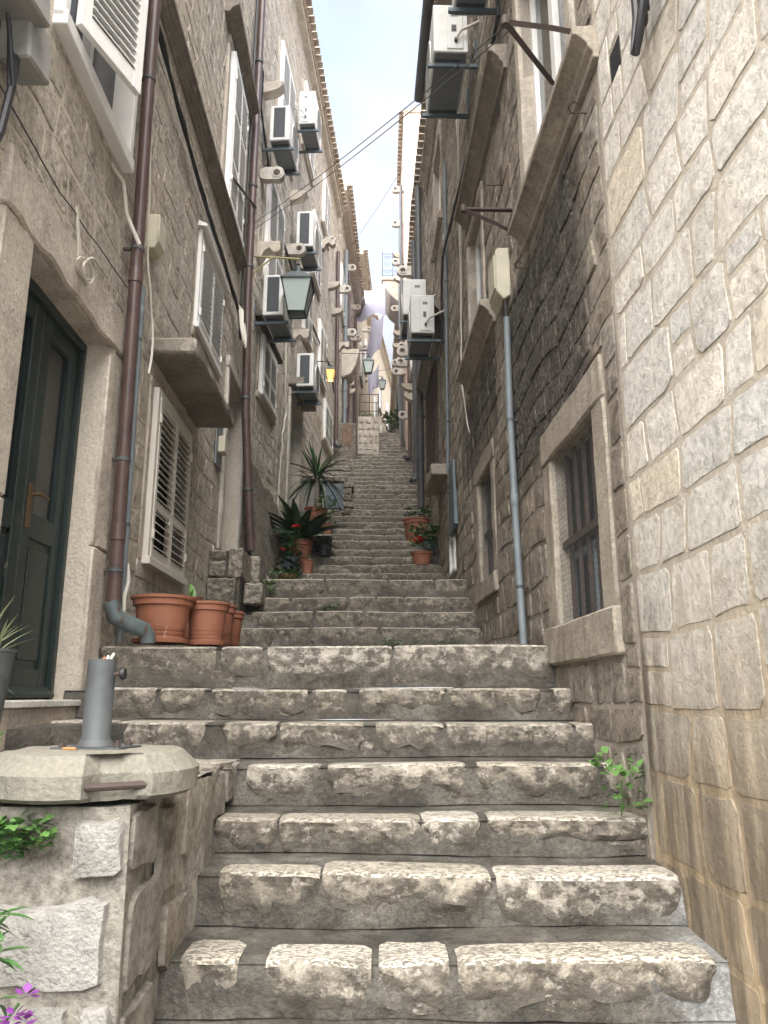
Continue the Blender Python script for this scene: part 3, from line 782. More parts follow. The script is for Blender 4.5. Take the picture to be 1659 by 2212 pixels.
piv = Vector((3.40 - L1.y0, L1.side * .065, 0))
lf.matrix_local = Matrix.Translation(piv) @ Matrix.Rotation(math.radians(-19), 4, 'Z') @ Matrix.Translation(-piv)
# long string course and the tall window over it
L1.mb().prism([(0, 5.17), (.025, 5.17), (.025, 5.20), (.05, 5.215), (.058, 5.25), (.075, 5.255), (.08, 5.29), (.11, 5.295), (.11, 5.33), (0, 5.35)], 4.0, 8.72).build('string_course', M['trimD'], house1, False, .004)
surround(house1, L1, W3[0], W3[1], W3[2], W3[3], w=.14, lw=.12, proud=.03, mat='trim', sill=False)
shutter_window(house1, L1, W3[0], W3[1], W3[2], W3[3], 'white', .03, .05, (.3, .65))
L1.mb().prism([(0, 7.50), (.06, 7.50), (.10, 7.56), (.17, 7.60), (.17, 7.66), (0, 7.70)], 7.1, 8.78).build('cornice', M['trimD'], house1, False, .004)
# second door
surround(house1, L1, DR2[0], DR2[1], DR2[2], DR2[3], w=.13, lw=.14, proud=.04, mat='trimP', sill=False, deep=.36)
panel_door(house1, L1, DR2[0], DR2[1], DR2[2], DR2[3], -.34)
mb = L1.mb(); blockm(mb, 8.0, 9.5, -.3, .02, 1.26, 1.555); mb.build('threshold', M['trim'], house1, 'auto', .01)

# ------------------------------------------------------------------ second house on the left
house2 = empty('stone_house', (L2.x0, L2.y0, 0), L2.ang, 'tall grey-beige stone house with white shutters and many stone brackets, second on left', 'house')
W4 = (10.30, 11.30, 4.22, 5.14); WU = (10.30, 11.50, 6.05, 7.9); WU2 = (10.9, 12.1, 9.2, 10.9); DR3 = (12.75, 13.75, 3.15, 5.12); WV = (14.6, 15.6, 8.7, 10.2); WV2 = (15.7, 16.7, 6.9, 8.2); WX = (13.2, 14.3, 10.7, 12.2); WY = (15.9, 16.9, 10.8, 12.1); SH5 = (16.7, 18.0, 5.75, 6.7); WW = (13.6, 14.6, 6.9, 8.3)
ops = [W4, WU, WU2, DR3, WV, WV2, SH5, WW, WX, WY]
wall_body(house2, L2, 9.655, 18.9, .5, 13.0, ops, M['mortarL'])
av = [(o[0] - .1, o[1] + .1, o[2] - .1, o[3] + .1) for o in ops]
masonry(house2, L2, 9.67, 18.88, lambda a, b: stair_z(max(a, 9.7)) - .2, 12.95, av, M['stoneL2'], (.14, .27), (.14, .42), .007, 33)
for o in (W4, WU, WU2, WV, WV2, SH5, WW, WX, WY):
    surround(house2, L2, *o, w=.09, lw=.09, sw=.1, proud=.02, mat='trim', sill_out=.03)
    shutter_window(house2, L2, *o, 'white', .02, .05, (.4,))
surround(house2, L2, *DR3, w=.15, lw=.16, proud=.04, mat='trimP', sill=False, deep=.3)
panel_door(house2, L2, *DR3, -.28)
mb = L2.mb(); blockm(mb, 12.55, 13.95, -.1, .30, 5.30, 5.45, j=.01); mb.build('hood_slab', M['trimD'], house2, 'auto', .02)
L2.mb().prism([(0, 5.22), (.10, 5.22), (.11, 5.25), (0, 5.27)], 9.9, 11.55).build('drip_strip', M['iron'], house2)
# battered roughcast foot of the wall beside the steps
mb = L2.mb()
mb.grid(lambda u, v: (9.62 + 2.9 * u, .22 * (1 - v) ** 1.2 * (1 - .5 * u) + .022 + .02 * (1 - v) + wob(u * 6, v * 6, 2, .012), 1.0 + (2.15 - 1.6 * u + .12 * mnoise.noise((u * 6, 1, 1))) * v + 1.3 * u), 40, 20)
mb.build('roughcast_foot', M['rough'], house2, True)
def eave(house, wall, y0, y1, z, out, up=.5, tile=.19, mat='tile', gutter=None, soffit='trim'):
    wall.mb().prism([(-3.5, z + .02), (out - .1, z + .02), (out - .06, z + .10), (-3.5, z + 1.1)], y0, y1).build('roof', M['tile'], house)
    wall.mb().box(y0, y1, -.1, out - .12, z - .10, z + .015).build('soffit', M[soffit], house, False, .005)
    n = int((y1 - y0) / tile)
    tm = MB(wall.side)
    prof = [(math.cos(a) * .085, math.sin(a) * .075) for a in [math.pi * k / 6 for k in range(7)]]
    inner = [(q[0] * .82, q[1] * .8) for q in reversed(prof)]
    tm.prism(prof + inner, -.25, .17, 1, .5)
    mes = []
    for q in range(4):
        tm.t = [R.random()] * len(tm.t); mes.append(tm.mesh('tile', M['tile']))
    for k in range(n):
        link('tile', R.choice(mes), house, (y0 + (k + .5) * tile - wall.y0, wall.side * (out - .13), z + .06 + R.uniform(-.006, .006)), (R.uniform(-.03, .03), 0, R.uniform(-.03, .03)))
    if gutter:
        g = wall.mb(); pr = [(out + .02 + .075 * math.cos(a), z + .06 + .075 * math.sin(a)) for a in [math.pi + math.pi * k / 8 for k in range(9)]]
        pr += [(out + .02 + .068 * math.cos(a), z + .06 + .068 * math.sin(a)) for a in [2 * math.pi - math.pi * k / 8 for k in range(9)]]
        g.prism(pr, y0, y1).build('gutter', M[gutter], house, 'auto')
eave(house2, L2, 9.66, 18.9, 13.02, .25, soffit='trimP')
eave(house1, L1, .6, 9.66, 13.52, .25)

# ------------------------------------------------------------------ right side
pale = empty('stone_house', (R0.x0, R0.y0, 0), R0.ang, 'pale whitish limestone wall of large hewn blocks, nearest on the right', 'house')
YB = 3.32
wall_body(pale, R0, .2, YB, -1.3, 8.6, [], M['mortarR0'])
masonry(pale, R0, .22, YB - .02, lambda a, b: stair_z(max(a, 2.1)) - .35, 8.5, [(2.98, 3.12, 2.86, 3.02)], M['stoneR0'], (.19, .31), (.17, .42), .0035, 4, joint=.005, jit=.45, wv=.6)
mb = R0.mb(); mb.box(2.985, 3.115, -.3, .004, 2.865, 3.015); mb.build('hole', M['dark'], pale)  # solid block without a cavity; the shade inside is put into its colour
sooty = empty('stone_house', (R1.x0, R1.y0, 0), R1.ang, 'soot-blackened rubble house with long stone cornice and wire-meshed windows on the right', 'house')
MW = (3.74, 4.62, .40, 1.44); MW2 = (6.78, 7.55, 1.06, 2.10); BW = (3.72, 4.85, 3.55, 5.3); SW = (6.85, 7.75, 3.46, 4.95); WWN = (9.50, 10.0, 1.52, 1.98); CW = (5.3, 7.4, 5.0, 6.6)
CW = (5.95, 7.1, 5.35, 6.6)
ops = [MW, MW2, BW, SW, WWN]
wall_body(sooty, R1, YB, 10.1, -1.3, 8.75, ops, M['mortarR1'])
av = [(MW[0] - .22, MW[1] + .22, MW[2] - .24, MW[3] + .24), (MW2[0] - .18, MW2[1] + .18, MW2[2] - .2, MW2[3] + .2), (BW[0] - .16, BW[1] + .16, BW[2] - .1, BW[3] + .1),
      (YB, 5.1, 3.1, 3.5), (SW[0] - .12, SW[1] + .12, SW[2] - .05, SW[3] + .1), (6.3, 7.95, 3.2, 3.42), (WWN[0] - .06, WWN[1] + .06, WWN[2] - .06, WWN[3] + .06), (5.0, 7.6, 5.05, 5.25)]
masonry(sooty, R1, YB + .01, 10.08, lambda a, b: stair_z(a) - .3, 8.7, av, M['stoneR1'], (.15, .30), (.14, .44), .009, 8)
surround(sooty, R1, *MW, w=.20, lw=.22, sw=.22, proud=.014, mat='trimR', sill_out=.03, deep=.32)
surround(sooty, R1, *MW2, w=.16, lw=.18, sw=.18, proud=.014, mat='trimR', sill_out=.03, deep=.32)
def barred(house, wall, o, n=-.07, bars=5, cross=(.47,)):
    y0, y1, z0, z1 = o
    wall.mb().box(y0, y1, n - .05, n - .04, z0, z1).build('pane', M['dark'], house)  # dark sheet close behind the bars, painted as the room's shade
    fr = wall.mb()
    for q in (y0, (y0 + y1) / 2 - .02, y1 - .04): fr.box(q, q + .04, n - .04, n - .018, z0, z0 + (z1 - z0) * .42)
    fr.box(y0, y1, n - .038, n - .02, z0, z0 + .03).box(y0, y1, n - .038, n - .02, z0 + (z1 - z0) * .38, z0 + (z1 - z0) * .42)
    fr.build('casement', M['greyp'], house)
    bm_ = wall.lo(); bm_.box(-.011, .011, -.011, .011, 0, z1 - z0); me = bm_.mesh('bar', M['iron'])
    for k in range(bars):
        link('bar', me, house, (y0 + (y1 - y0) * (k + .5) / bars - wall.y0, wall.side * n, z0))
    for c in cross:
        wall.mb().box(y0, y1, n + .011, n + .03, z0 + (z1 - z0) * c - .022, z0 + (z1 - z0) * c + .022).build('crossbar', M['iron'], house)
    # hexagonal wire netting
    mb = wall.mb(); s = .021; dx = s * math.sqrt(3); nn = n + .05; r = .0009
    rows = int((z1 - z0) / (1.5 * s)); colsn = int((y1 - y0) / dx)
    segs = []
    for rr in range(rows + 1):
        for cc in range(colsn + 1):
            cy = y0 + cc * dx + (dx / 2 if rr % 2 else 0); cz = z0 + rr * 1.5 * s
            p = [(cy, cz + s), (cy + dx / 2, cz + s / 2), (cy + dx / 2, cz - s / 2), (cy, cz - s)]
            segs += [(p[0], p[1]), (p[1], p[2]), (p[2], p[3])]
    for a, b in segs:
        if not (y0 < a[0] < y1 and y0 < b[0] < y1 and z0 < a[1] < z1 and z0 < b[1] < z1): continue
        d = Vector((b[0] - a[0], b[1] - a[1])).normalized() * r; px, pz = -d.y, d.x
        o1 = nn + .004 * mnoise.noise((a[0] * 6, a[1] * 6, 0)); 
        mb.add([(a[0] - px, o1, a[1] - pz), (b[0] - px, o1, b[1] - pz), (b[0] + px, o1, b[1] + pz), (a[0] + px, o1, a[1] + pz), (a[0], o1 + r * 1.6, a[1]), (b[0], o1 + r * 1.6, b[1])], [(0, 1, 5, 4), (3, 4, 5, 2), (0, 3, 2, 1)])
    mb.build('wire_netting', M['mesh'], house)['kind'] = 'stuff'
barred(sooty, R1, MW); barred(sooty, R1, MW2, bars=4)
# big window with its moulded cornice sill
surround(sooty, R1, *BW, w=.13, lw=.12, proud=.03, mat='trim', sill=False)
def casement(house, wall, o, n=-.10, curtain=True, mat='white'):
    y0, y1, z0, z1 = o; mb = wall.mb(); f = .055
    mb.box(y0, y0 + f, n - .04, n + .03, z0, z1).box(y1 - f, y1, n - .04, n + .03, z0, z1).box(y0, y1, n - .04, n + .03, z0, z0 + f).box(y0, y1, n - .04, n + .03, z1 - f, z1)
    m = (y0 + y1) / 2; mb.box(m - .05, m + .05, n - .035, n + .035, z0, z1)
    w = mb.build('window', M[mat], house, False, .004)
    for a, b in ((y0 + f, m - .05), (m + .05, y1 - f)):
        wall.mb().box(a, b, n - .012, n - .006, z0 + f, z1 - f).build('pane', M['clear'], w)
    if curtain:
        wall.mb().grid(lambda u, v: (y0 + (y1 - y0) * u, n - .08 + .018 * math.sin(u * 60 + 2 * math.sin(u * 9)), z0 + (z1 - z0) * v), 60, 2).build('curtain', M['curtain'], w, True)
def clearglass():
    g = G('window_glass'); t = g.t
    tr = g.n('ShaderNodeBsdfTransparent'); gl = g.n('ShaderNodeBsdfGlossy', {'Roughness': .04}); ms = t.nodes.new('ShaderNodeMixShader')
    fr = g.n('ShaderNodeFresnel', {'IOR': 1.5}); t.links.new(g.ma('ADD', fr, .06), ms.inputs[0])
    t.links.new(tr, ms.inputs[1]); t.links.new(gl, ms.inputs[2]); t.links.new(ms.outputs[0], t.nodes['Material Output'].inputs[0]); return g.m
M['clear'] = clearglass()
casement(sooty, R1, BW); casement(sooty, R1, SW)
MOULD = [(0, .0), (.05, .0), (.05, .06), (.09, .10), (.09, .13), (.16, .20), (.20, .21), (.20, .28), (0, .30)]
def mould(house, wall, y0, y1, z, sc=1., mat='trimR', name='cornice', ends=True):
    wall.mb().prism([(a * sc, z + b * sc) for a, b in MOULD], y0, y1).build(name, M[mat], house, False, .004)
mould(sooty, R1, 3.25, 5.02, 3.15, .66)
mould(sooty, R1, 6.25, 7.98, 3.24, .75)
mould(sooty, R1, 5.35, 7.75, 5.08, .8, 'trimD')
surround(sooty, R1, *SW, w=.11, lw=.1, proud=.02, mat='trim', sill=False)
mb = R1.mb(); mb.box(WWN[0], WWN[0] + .04, -.1, .03, WWN[2], WWN[3]).box(WWN[1] - .04, WWN[1], -.1, .03, WWN[2], WWN[3]).box(WWN[0], WWN[1], -.1, .03, WWN[2], WWN[2] + .04).box(WWN[0], WWN[1], -.1, .03, WWN[3] - .04, WWN[3])
w_ = mb.build('window', M['white'], sooty, False, .003); R1.mb().box(WWN[0], WWN[1], -.09, -.07, WWN[2], WWN[3]).build('pane', M['actray'], w_)
eave(sooty, R1, YB, 9.95, 8.80, .34, gutter='darkp', soffit='trimR')
eave(pale, R0, .2, YB - .01, 8.80, .42, soffit='trimR')

mesh_h = empty('stone_house', (R2.x0, R2.y0, 0), R2.ang, 'brown stained rubble house with lattice window grille and dark drainpipes, beyond the sooty house', 'house')
GR = (11.4, 13.0, 3.4, 5.2); CV = (10.3, 11.3, 7.1, 8.6)
wall_body(mesh_h, R2, 10.1, 15.0, .8, 9.85, [GR, CV], M['mortarR1'])
masonry(mesh_h, R2, 10.12, 14.98, lambda a, b: stair_z(a) - .2, 9.8, [(o[0] - .1, o[1] + .1, o[2] - .1, o[3] + .1) for o in (GR, CV)], M['stoneR1'], (.14, .28), (.14, .4), .011, 61, 260)
R2.mb().box(*GR[:2], -.2, -.18, *GR[2:]).build('pane', M['dark'], mesh_h)
lat = R2.lo(); lat.tube([(0, 0, 0), (.95, 0, 1.55)], .008, 4); lat.tube([(0, .012, 1.55), (.95, .012, 0)], .008, 4)
def lattice(house, wall, o, n=.03, step=.15, mat='iron'):
    y0, y1, z0, z1 = o; W_, H_ = y1 - y0, z1 - z0
    k = -H_ / 1.9
    for sgn in (1, -1):
        x = -H_ / 1.9
        while x < W_:
            a, b = x, x + H_ / 1.9; ta, tb = 0., 1.
            if a < 0: ta = -a / (b - a)
            if b > W_: tb = (W_ - a) / (b - a)
            if tb - ta > .03:
                p = [(y0 + a + (b - a) * q, n + (.006 if sgn > 0 else -.006), z0 + H_ * (q if sgn > 0 else 1 - q)) for q in (ta, tb)]
                wall.mb().tube(p, .009, 4).build('bar', M[mat], house)
            x += step
    f = wall.mb(); f.box(y0 - .02, y0 + .01, n - .02, n + .02, z0, z1).box(y1 - .01, y1 + .02, n - .02, n + .02, z0, z1).box(y0, y1, n - .02, n + .02, z0 - .02, z0).box(y0, y1, n - .02, n + .02, z1, z1 + .02)
    f.build('grille_frame', M[mat], house)
lattice(mesh_h, R2, GR)
surround(mesh_h, R2, *CV, w=.1, lw=.1, proud=.02, mat='trimR')
casement(mesh_h, R2, CV, curtain=False)
mould(mesh_h, R2, 10.2, 13.4, 5.35, .95, 'trimD')
mould(mesh_h, R2, 10.4, 12.6, 9.1, .8, 'trimR')
eave(mesh_h, R2, 10.1, 15.0, 9.88, .16, soffit='trimR')
# ------------------------------------------------------------------ far houses up the lane
def far_house(label, wall, y0, y1, z0, z1, mat, wins, shutter='white', out=.35, mort=None, seed=1, stones=False, name='stone_house'):
    h = empty(name, (wall.x0, wall.y0, 0), wall.ang, label, 'house')
    wall_body(h, wall, y0, y1, z0, z1, wins, M[mort or mat], back=3.)
    if stones:
        masonry(h, wall, y0 + .02, y1 - .02, lambda a, b: z0 + 1, z1 - .05, [(o[0] - .1, o[1] + .1, o[2] - .1, o[3] + .1) for o in wins], M[mat], (.16, .28), (.2, .5), .012, seed, 0)
    for o in wins:
        surround(h, wall, *o, w=.1, lw=.1, sw=.1, proud=.03, mat='trimP', sill_out=.05)
        shutter_window(h, wall, *o, shutter, .02, .05, (.5,))
    eave(h, wall, y0, y1, z1 + .02, out)
    return h
house3 = far_house('narrow beige house with grey and brown drainpipes, third on left up the steps', L3, 18.905, 26.4, 5.5, 13.9, 'stoneL2',
    [(19.6, 20.5, 10.6, 12.0), (21.6, 22.5, 8.6, 9.9), (22.4, 23.3, 11.2, 12.6), (24.6, 25.4, 10.4, 11.7)], stones=True, seed=71, mort='mortarL')
house4 = far_house('cream house with stepped drainpipes, fourth on left near the far lamp', L4, 26.42, 34.5, 7.5, 16.6, 'plaster',
    [(28, 29, 12.2, 13.6), (30.5, 31.5, 13.6, 15.0)])
L5 = Wall(-.62, .115, 34.6, -1)
house5 = far_house('cream gabled house closing the view at the top of the lane', L5, 34.62, 46, 9.5, 18.2, 'plaster', [(35.6, 36.5, 13.0, 14.4), (37.6, 38.5, 14.6, 16.0), (38.2, 39.1, 12.4, 13.8), (41, 42, 14.8, 16.2)], out=.25)
L5.mb().hexa([(34.62, -3, 18.2), (34.9, -3, 18.2), (34.9, .0, 18.2), (34.62, 0, 18.2), (34.62, -3, 19.3), (34.9, -3, 19.3), (34.9, -1.4, 20.2), (34.62, -1.4, 20.2)]).build('gable', M['plaster'], house5)
house6 = far_house('low brown stone house below the pink one with ringed stone brackets, right', R3, 15.005, 19.98, 2.6, 10.6, 'stoneR1', [(16.0, 16.9, 7.4, 8.7), (18.0, 18.9, 8.0, 9.3)], out=.12, mort='mortarR1')
pink = far_house('tall pink plastered house rising behind the right roofs', RP, 20.0, 23.9, 4.6, 17.3, 'pink', [(20.8, 21.7, 10.2, 11.6), (22.2, 23.1, 13.4, 14.8)], out=.1, name='pink_house')
house7 = far_house('pale stone house with wrought iron balcony on the right, top of the lane', R4, 23.92, 42, 6.2, 14.6, 'stoneL2', [(28, 29, 11, 12.4), (31, 32, 11.5, 13), (35, 36, 12, 13.4)], 'green', out=.2)
# balcony: slab, corbels, scrolled railing, tile pent roof below
B0, B1, BZ = 24.6, 26.6, 14.35
R4.mb().box(B0, B1, -.05, .80, BZ, BZ + .14).build('balcony_slab', M['plaster'], house7, False, .02)
R4.mb().prism([(0, BZ - .95), (.12, BZ - .9), (.5, BZ - .55), (.74, BZ - .12), (.76, BZ - .004), (0, BZ - .004)], B0 + .05, B1 - .1).build('balcony_soffit', M['trim'], house7, False, .02)
def scroll(c, r, turns=1.2, a0=0., sg=1): return [(c[0] + r * (1 - .55 * q / 12) * math.cos(a0 + sg * turns * 2 * math.pi * q / 12), c[1] + r * (1 - .55 * q / 12) * math.sin(a0 + sg * turns * 2 * math.pi * q / 12)) for q in range(13)]
rl = R4.mb(); z_ = BZ + .14
for q in ([(B0 + .03, .77), (B0 + .03, .4), (B0 + .03, .03), (B1 - .03, .77)]): rl.tube([(q[0], q[1], z_), (q[0], q[1], z_ + .98)], .012, 5)
for zz in (z_ + .06, z_ + .9): rl.tube([(B0 + .03, .0, zz), (B0 + .03, .77, zz), (B1 - .03, .77, zz)], .011, 5)
for cn in (.2, .585):
    for (dn, dz, sg) in ((-.08, .75, 1), (.08, .75, -1), (-.08, .2, -1), (.08, .2, 1)):
        rl.tube([(B0 + .03, n_, zq) for n_, zq in scroll((cn + dn, z_ + dz), .075, 1.3, 0 if sg > 0 else math.pi, sg)], .007, 4)
    rl.tube([(B0 + .03, cn + .14 * math.cos(a), z_ + .48 + .17 * math.sin(a)) for a in [k * math.pi / 2 for k in range(5)]], .007, 4)
    rl.tube([(B0 + .03, cn + .07 * math.cos(a), z_ + .48 + .07 * math.sin(a)) for a in [k * math.pi / 6 for k in range(13)]], .007, 4)
rl.build('balcony_railing', M['iron'], house7)

# stone brackets belong to the houses they grow out of
def ring_mesh(side, r=.13, hole=.06, proj_=.30, th=.13, mat='trimP'):
    mb = MB(side); N_ = 24; cn = proj_; out = []; inn = []
    for k in range(N_):
        a = 2 * math.pi * k / N_; c, s = math.cos(a), math.sin(a)
        if c > -.35: o = (cn + r * c, r * s)
        else:
            q = min(cn / -c, (r * .92) / abs(s) if abs(s) > 1e-6 else 9); o = (cn + q * c, q * s)
        out.append(o); inn.append((cn + hole * c, hole * s))
    vs = [(x, *p) for x in (-th / 2, th / 2) for p in out] + [(x, *p) for x in (-th / 2, th / 2) for p in inn]
    fs = []
    for k in range(N_):
        k2 = (k + 1) % N_
        fs += [(k, k2, 2 * N_ + k2, 2 * N_ + k), (N_ + k2, N_ + k, 3 * N_ + k, 3 * N_ + k2), (k, N_ + k, N_ + k2, k2), (2 * N_ + k2, 3 * N_ + k2, 3 * N_ + k, 2 * N_ + k)]
    mb.add(vs, fs)
    mb.lathe([(hole * 1.05, 0), (hole * 1.5, 0), (hole * 1.5, .012), (hole * 1.05, .012), (hole * 1.05, 0)], (-th / 2 - .012, cn, 0), 16, axis=0, cap=False)
    return mb.mesh('bracket', M[mat], 'auto')
def console_mesh(side, proj_=.36, hgt=.22, th=.20, scrolled=False, mat='trim'):
    mb = MB(side)
    if scrolled:
        pr = [(0, hgt / 2), (proj_, hgt / 2), (proj_ + .02, hgt / 2 - .03)] + [(proj_ - .06 + .08 * math.cos(a), -.0 + .085 * math.sin(a)) for a in [math.radians(q) for q in (40, 0, -40, -80, -120, -160)]] + [(proj_ * .55, .0), (proj_ * .35, -hgt * .2), (.06, -hgt * .8), (0, -hgt * .8)]
    else:
        pr = [(0, hgt / 2), (proj_, hgt / 2), (proj_, hgt * .25)] + [(proj_ * math.cos(a) * .96, hgt * .25 - (hgt * .75) * math.sin(a)) for a in [math.radians(q) for q in (15, 35, 55, 75, 90)]] + [(0, -hgt / 2)]
    mb.prism(pr, -th / 2, th / 2)
    return mb.mesh('bracket', M[mat], False, .006)
rL, rR = ring_mesh(-1), ring_mesh(1)
cL, cR, sL = console_mesh(-1), console_mesh(1), console_mesh(-1, scrolled=True)
def brk(house, wall, me, y, z, sc=1.): o = link('bracket', me, house, (y - wall.y0, 0, z)); o.scale = (sc * .85,) * 3
for me, y, z, sc in [(cL, 9.9, 8.96, 1.05), (rL, 9.95, 7.52, 1.), (cL, 11.4, 8.79, 1.), (cL, 12.25, 8.79, 1.), (sL, 9.98, 6.28, 1.1), (rL, 11.9, 7.5, 1.), (sL, 12.7, 6.27, 1.05), (sL, 16.1, 10.3, 1.), (cL, 17.3, 9.9, .95), (cL, 18.0, 9.56, .95), (rL, 16.4, 10.6, .8)]: brk(house2, L2, me, y, z, sc)
for me, y, z, sc in [(rL, 19.2, 10.9, 1.), (rL, 21.1, 12.7, 1.), (rL, 24.1, 14.0, .9), (rL, 21.0, 10.5, 1.1), (rL, 24.0, 11.8, 1.), (sL, 19.5, 9.35, 1.), (cL, 22.2, 9.1, 1.), (cL, 22.6, 10.3, 1.)]: brk(house3, L3, me, y, min(z, 13.), sc)
for me, y, z, sc in [(rL, 27.5, 13.1, 1.), (rL, 29.5, 14.9, 1.), (cL, 31., 13.3, 1.)]: brk(house4, L4, me, y, z, sc)
for me, y, z, sc in [(rR, 16.6, 9.9, 1.2), (rR, 17.4, 8.2, 1.2), (rR, 18.9, 8.6, 1.2), (cR, 18.0, 7.5, 1.), (rR, 19.4, 7.3, 1.), (cR, 16.2, 6.5, 1.), (rR, 19.6, 9.4, 1.), (cR, 17.6, 9.6, 1.)]: brk(house6, R3, me, y, z, sc)
for me, y, z, sc in [(rR, 22.7, 12.2, 1.), (cR, 22.1, 11., 1.), (rR, 20.3, 8.95, 1.), (cR, 23.4, 11.2, 1.), (rR, 21.8, 9.9, 1.), (cR, 20.4, 11.9, 1.), (rR, 20.6, 12.6, 1.), (rR, 21.2, 14.3, 1.), (cR, 21.6, 13.4, 1.), (rR, 20.5, 15., 1.)]: brk(pink, RP, me, y, z, sc)
# big curved stone sink bracket on the third house
L3.mb().prism([(0, 9.75), (.52, 9.75), (.50, 9.6), (.42, 9.25), (.28, 8.98), (0, 8.85)], 20.5, 21.2).build('stone_basin', M['trim'], house3, False, .02)

# ------------------------------------------------------------------ things on the walls
def wmesh(name, wall, base, build, mat, label, cat, group=None, smooth='auto', bevel=0.):
    mb = wall.rel(base); build(mb)
    o = mb.build(name, M[mat], None, smooth, bevel); o.location = wall.pt(*base); o.rotation_euler = (0, 0, wall.ang)
    return prop(o, label, cat, group)
def drainpipe(wall, pts, r, mat, label, clamps=(), collars=(), shoe=None, group='drainpipes', n=12):
    base = pts[-1]; rt = wall.root('drainpipe', *base, label=label, cat='drainpipe', group=group)
    wall.rel(base).tube(pts, r, n).build('pipe', M[mat], rt, 'auto')
    def at(z):
        for a, b in zip(pts, pts[1:]):
            if b[2] <= z <= a[2]:
                q = (a[2] - z) / (a[2] - b[2]); return tuple(a[k] + (b[k] - a[k]) * q for k in range(3))
        return pts[0]
    for z in collars:
        p = at(z); wall.rel(base).lathe([(r * 1.0, -.05), (r * 1.13, -.045), (r * 1.13, .05), (r * 1.0, .055)], p, n).build('collar', M[mat], rt, 'auto')
    for z in clamps:
        p = at(z); c = wall.rel(base); c.lathe([(r * 1.0, -.012), (r * 1.12, -.012), (r * 1.12, .012), (r * 1.0, .012)], p, n); c.build('clamp', M['galv'], rt, 'auto')
        wall.rel(base).box(p[0] - .01, p[0] + .01, -.02, p[1] - r, p[2] - .008, p[2] + .008).build('clamp_arm', M['iron'], rt)
    if shoe:
        wall.rel(base).tube(*shoe[:2], n).build('shoe', M[shoe[2]], rt, 'auto')
    return rt
drainpipe(L1, [(4.49, .10, 6.2), (4.54, .10, 3.9), (4.62, .10, 2.0), (4.68, .10, .52)], .042, 'brown', 'thick brown drainpipe between the green door and the cream shutters', (.75, 1.45, 2.9, 4.2), (.98, 2.7),
          ([(4.66, .09, .56), (4.685, .115, .47), (4.74, .19, .425), (4.80, .265, .395), (4.815, .285, .36), (4.815, .287, .315)], [.052, .054, .054, .052, .048, .044], 'copper'))
drainpipe(L1, [(4.89, .06, 2.80), (4.93, .06, 1.6), (4.99, .06, .33)], .017, 'greyp', 'thin grey conduit beside the thick brown drainpipe on the left', (.62, 1.1, 2.4), (2.6,))
rt = empty('drainpipe', (-1.60, 9.1, 1.7), 0, 'brown drainpipe leaning out at its foot between the two left houses', 'drainpipe', 'drainpipes')
P2 = [(-1.74, 9.05, 12.9), (-1.745, 8.95, 7.), (-1.745, 8.92, 5.), (-1.715, 8.98, 3.4), (-1.66, 9.05, 2.5), (-1.60, 9.1, 1.7)]
def relm(o): return MB(1, o[0], o[1], o[2])
relm((-1.6, 9.1, 1.7)).tube(P2, .052, 12).build('pipe', M['brown'], rt, 'auto')
for z, x, y in ((8.6, -1.743, 8.97), (6.6, -1.745, 8.94), (5.4, -1.745, 8.925), (3.6, -1.72, 8.97), (2.45, -1.657, 9.053)):
    relm((-1.6, 9.1, 1.7)).lathe([(.053, -.02), (.060, -.018), (.060, .018), (.053, .02)], (x, y, z), 12).build('clamp', M['galv'], rt, 'auto')
drainpipe(L1, [(8.86, .05, 9.6), (8.8, .05, 6.6), (8.74, .05, 4.75)], .016, 'black', 'black conduit running beside the leaning brown drainpipe', (8, 6.3))
drainpipe(L2, [(18.45, .08, 11.6), (18.6, .08, 6.3)], .05, 'brown', 'brown drainpipe at the far end of the second left house', (8, 9.8), (), ([(18.6, .08, 6.32), (18.58, .1, 6.2), (18.5, .2, 6.12)], .05, 'darkp'))
drainpipe(L3, [(20.6, .10, 13.), (20.7, .10, 6.95)], .06, 'greyp', 'pale grey drainpipe standing on the steps, third left house', (8.5, 10.5), (9.4,))
drainpipe(L3, [(21.9, .09, 13.), (22.0, .09, 8.0)], .05, 'brown', 'brown drainpipe just behind the pale grey one', (9.,))
drainpipe(L3, [(24.8, .10, 13.), (24.9, .10, 8.4)], .05, 'brown', 'far brown drainpipe by the stone planter with railing', (10.,))
drainpipe(R1, [(5.58, .05, 2.92), (5.56, .06, 2.1), (5.50, .06, 1.2), (5.36, .07, .34)], .027, 'greyp', 'blue-grey pipe standing on the landing by the sooty right wall', (.75, 2.05), (1.4,))
drainpipe(R1, [(9.5, .04, 7.4), (9.75, .04, 4.4), (9.86, .04, 2.9)], .022, 'greyp', 'slim grey conduit beside the pair of air conditioners on the right', (5.6, 3.6))
drainpipe(R2, [(13.3, .12, 9.8), (13.4, .12, 3.15)], .062, 'darkp', 'stout dark drainpipe beside the lattice grille on the right', (7.5, 5.0, 3.6), (6.4, 4.2))
drainpipe(R2, [(14.85, .10, 9.6), (14.9, .10, 4.35)], .055, 'darkp', 'dark drainpipe ending in an open elbow over the right steps', (6.5,), (5.2,), ([(14.9, .10, 4.4), (14.88, .11, 4.24), (14.75, .2, 4.16)], .055, 'darkp'))
drainpipe(R3, [(18.5, .09, 10.3), (18.6, .09, 5.9)], .05, 'brown', 'reddish brown drainpipe with open elbow on the low brown house', (8.,), (), ([(18.6, .09, 5.95), (18.58, .12, 5.84), (18.4, .25, 5.8)], .05, 'darkp'))
drainpipe(RP, [(22.2, .09, 15.), (22.3, .09, 7.7)], .045, 'greyp', 'grey drainpipe at the far end of the pink house, by the balcony', (9.,))
drainpipe(RP, [(20.3, .09, 15.), (20.4, .09, 6.7)], .045, 'darkp', 'dark drainpipe in the middle of the pink house', (9.,))

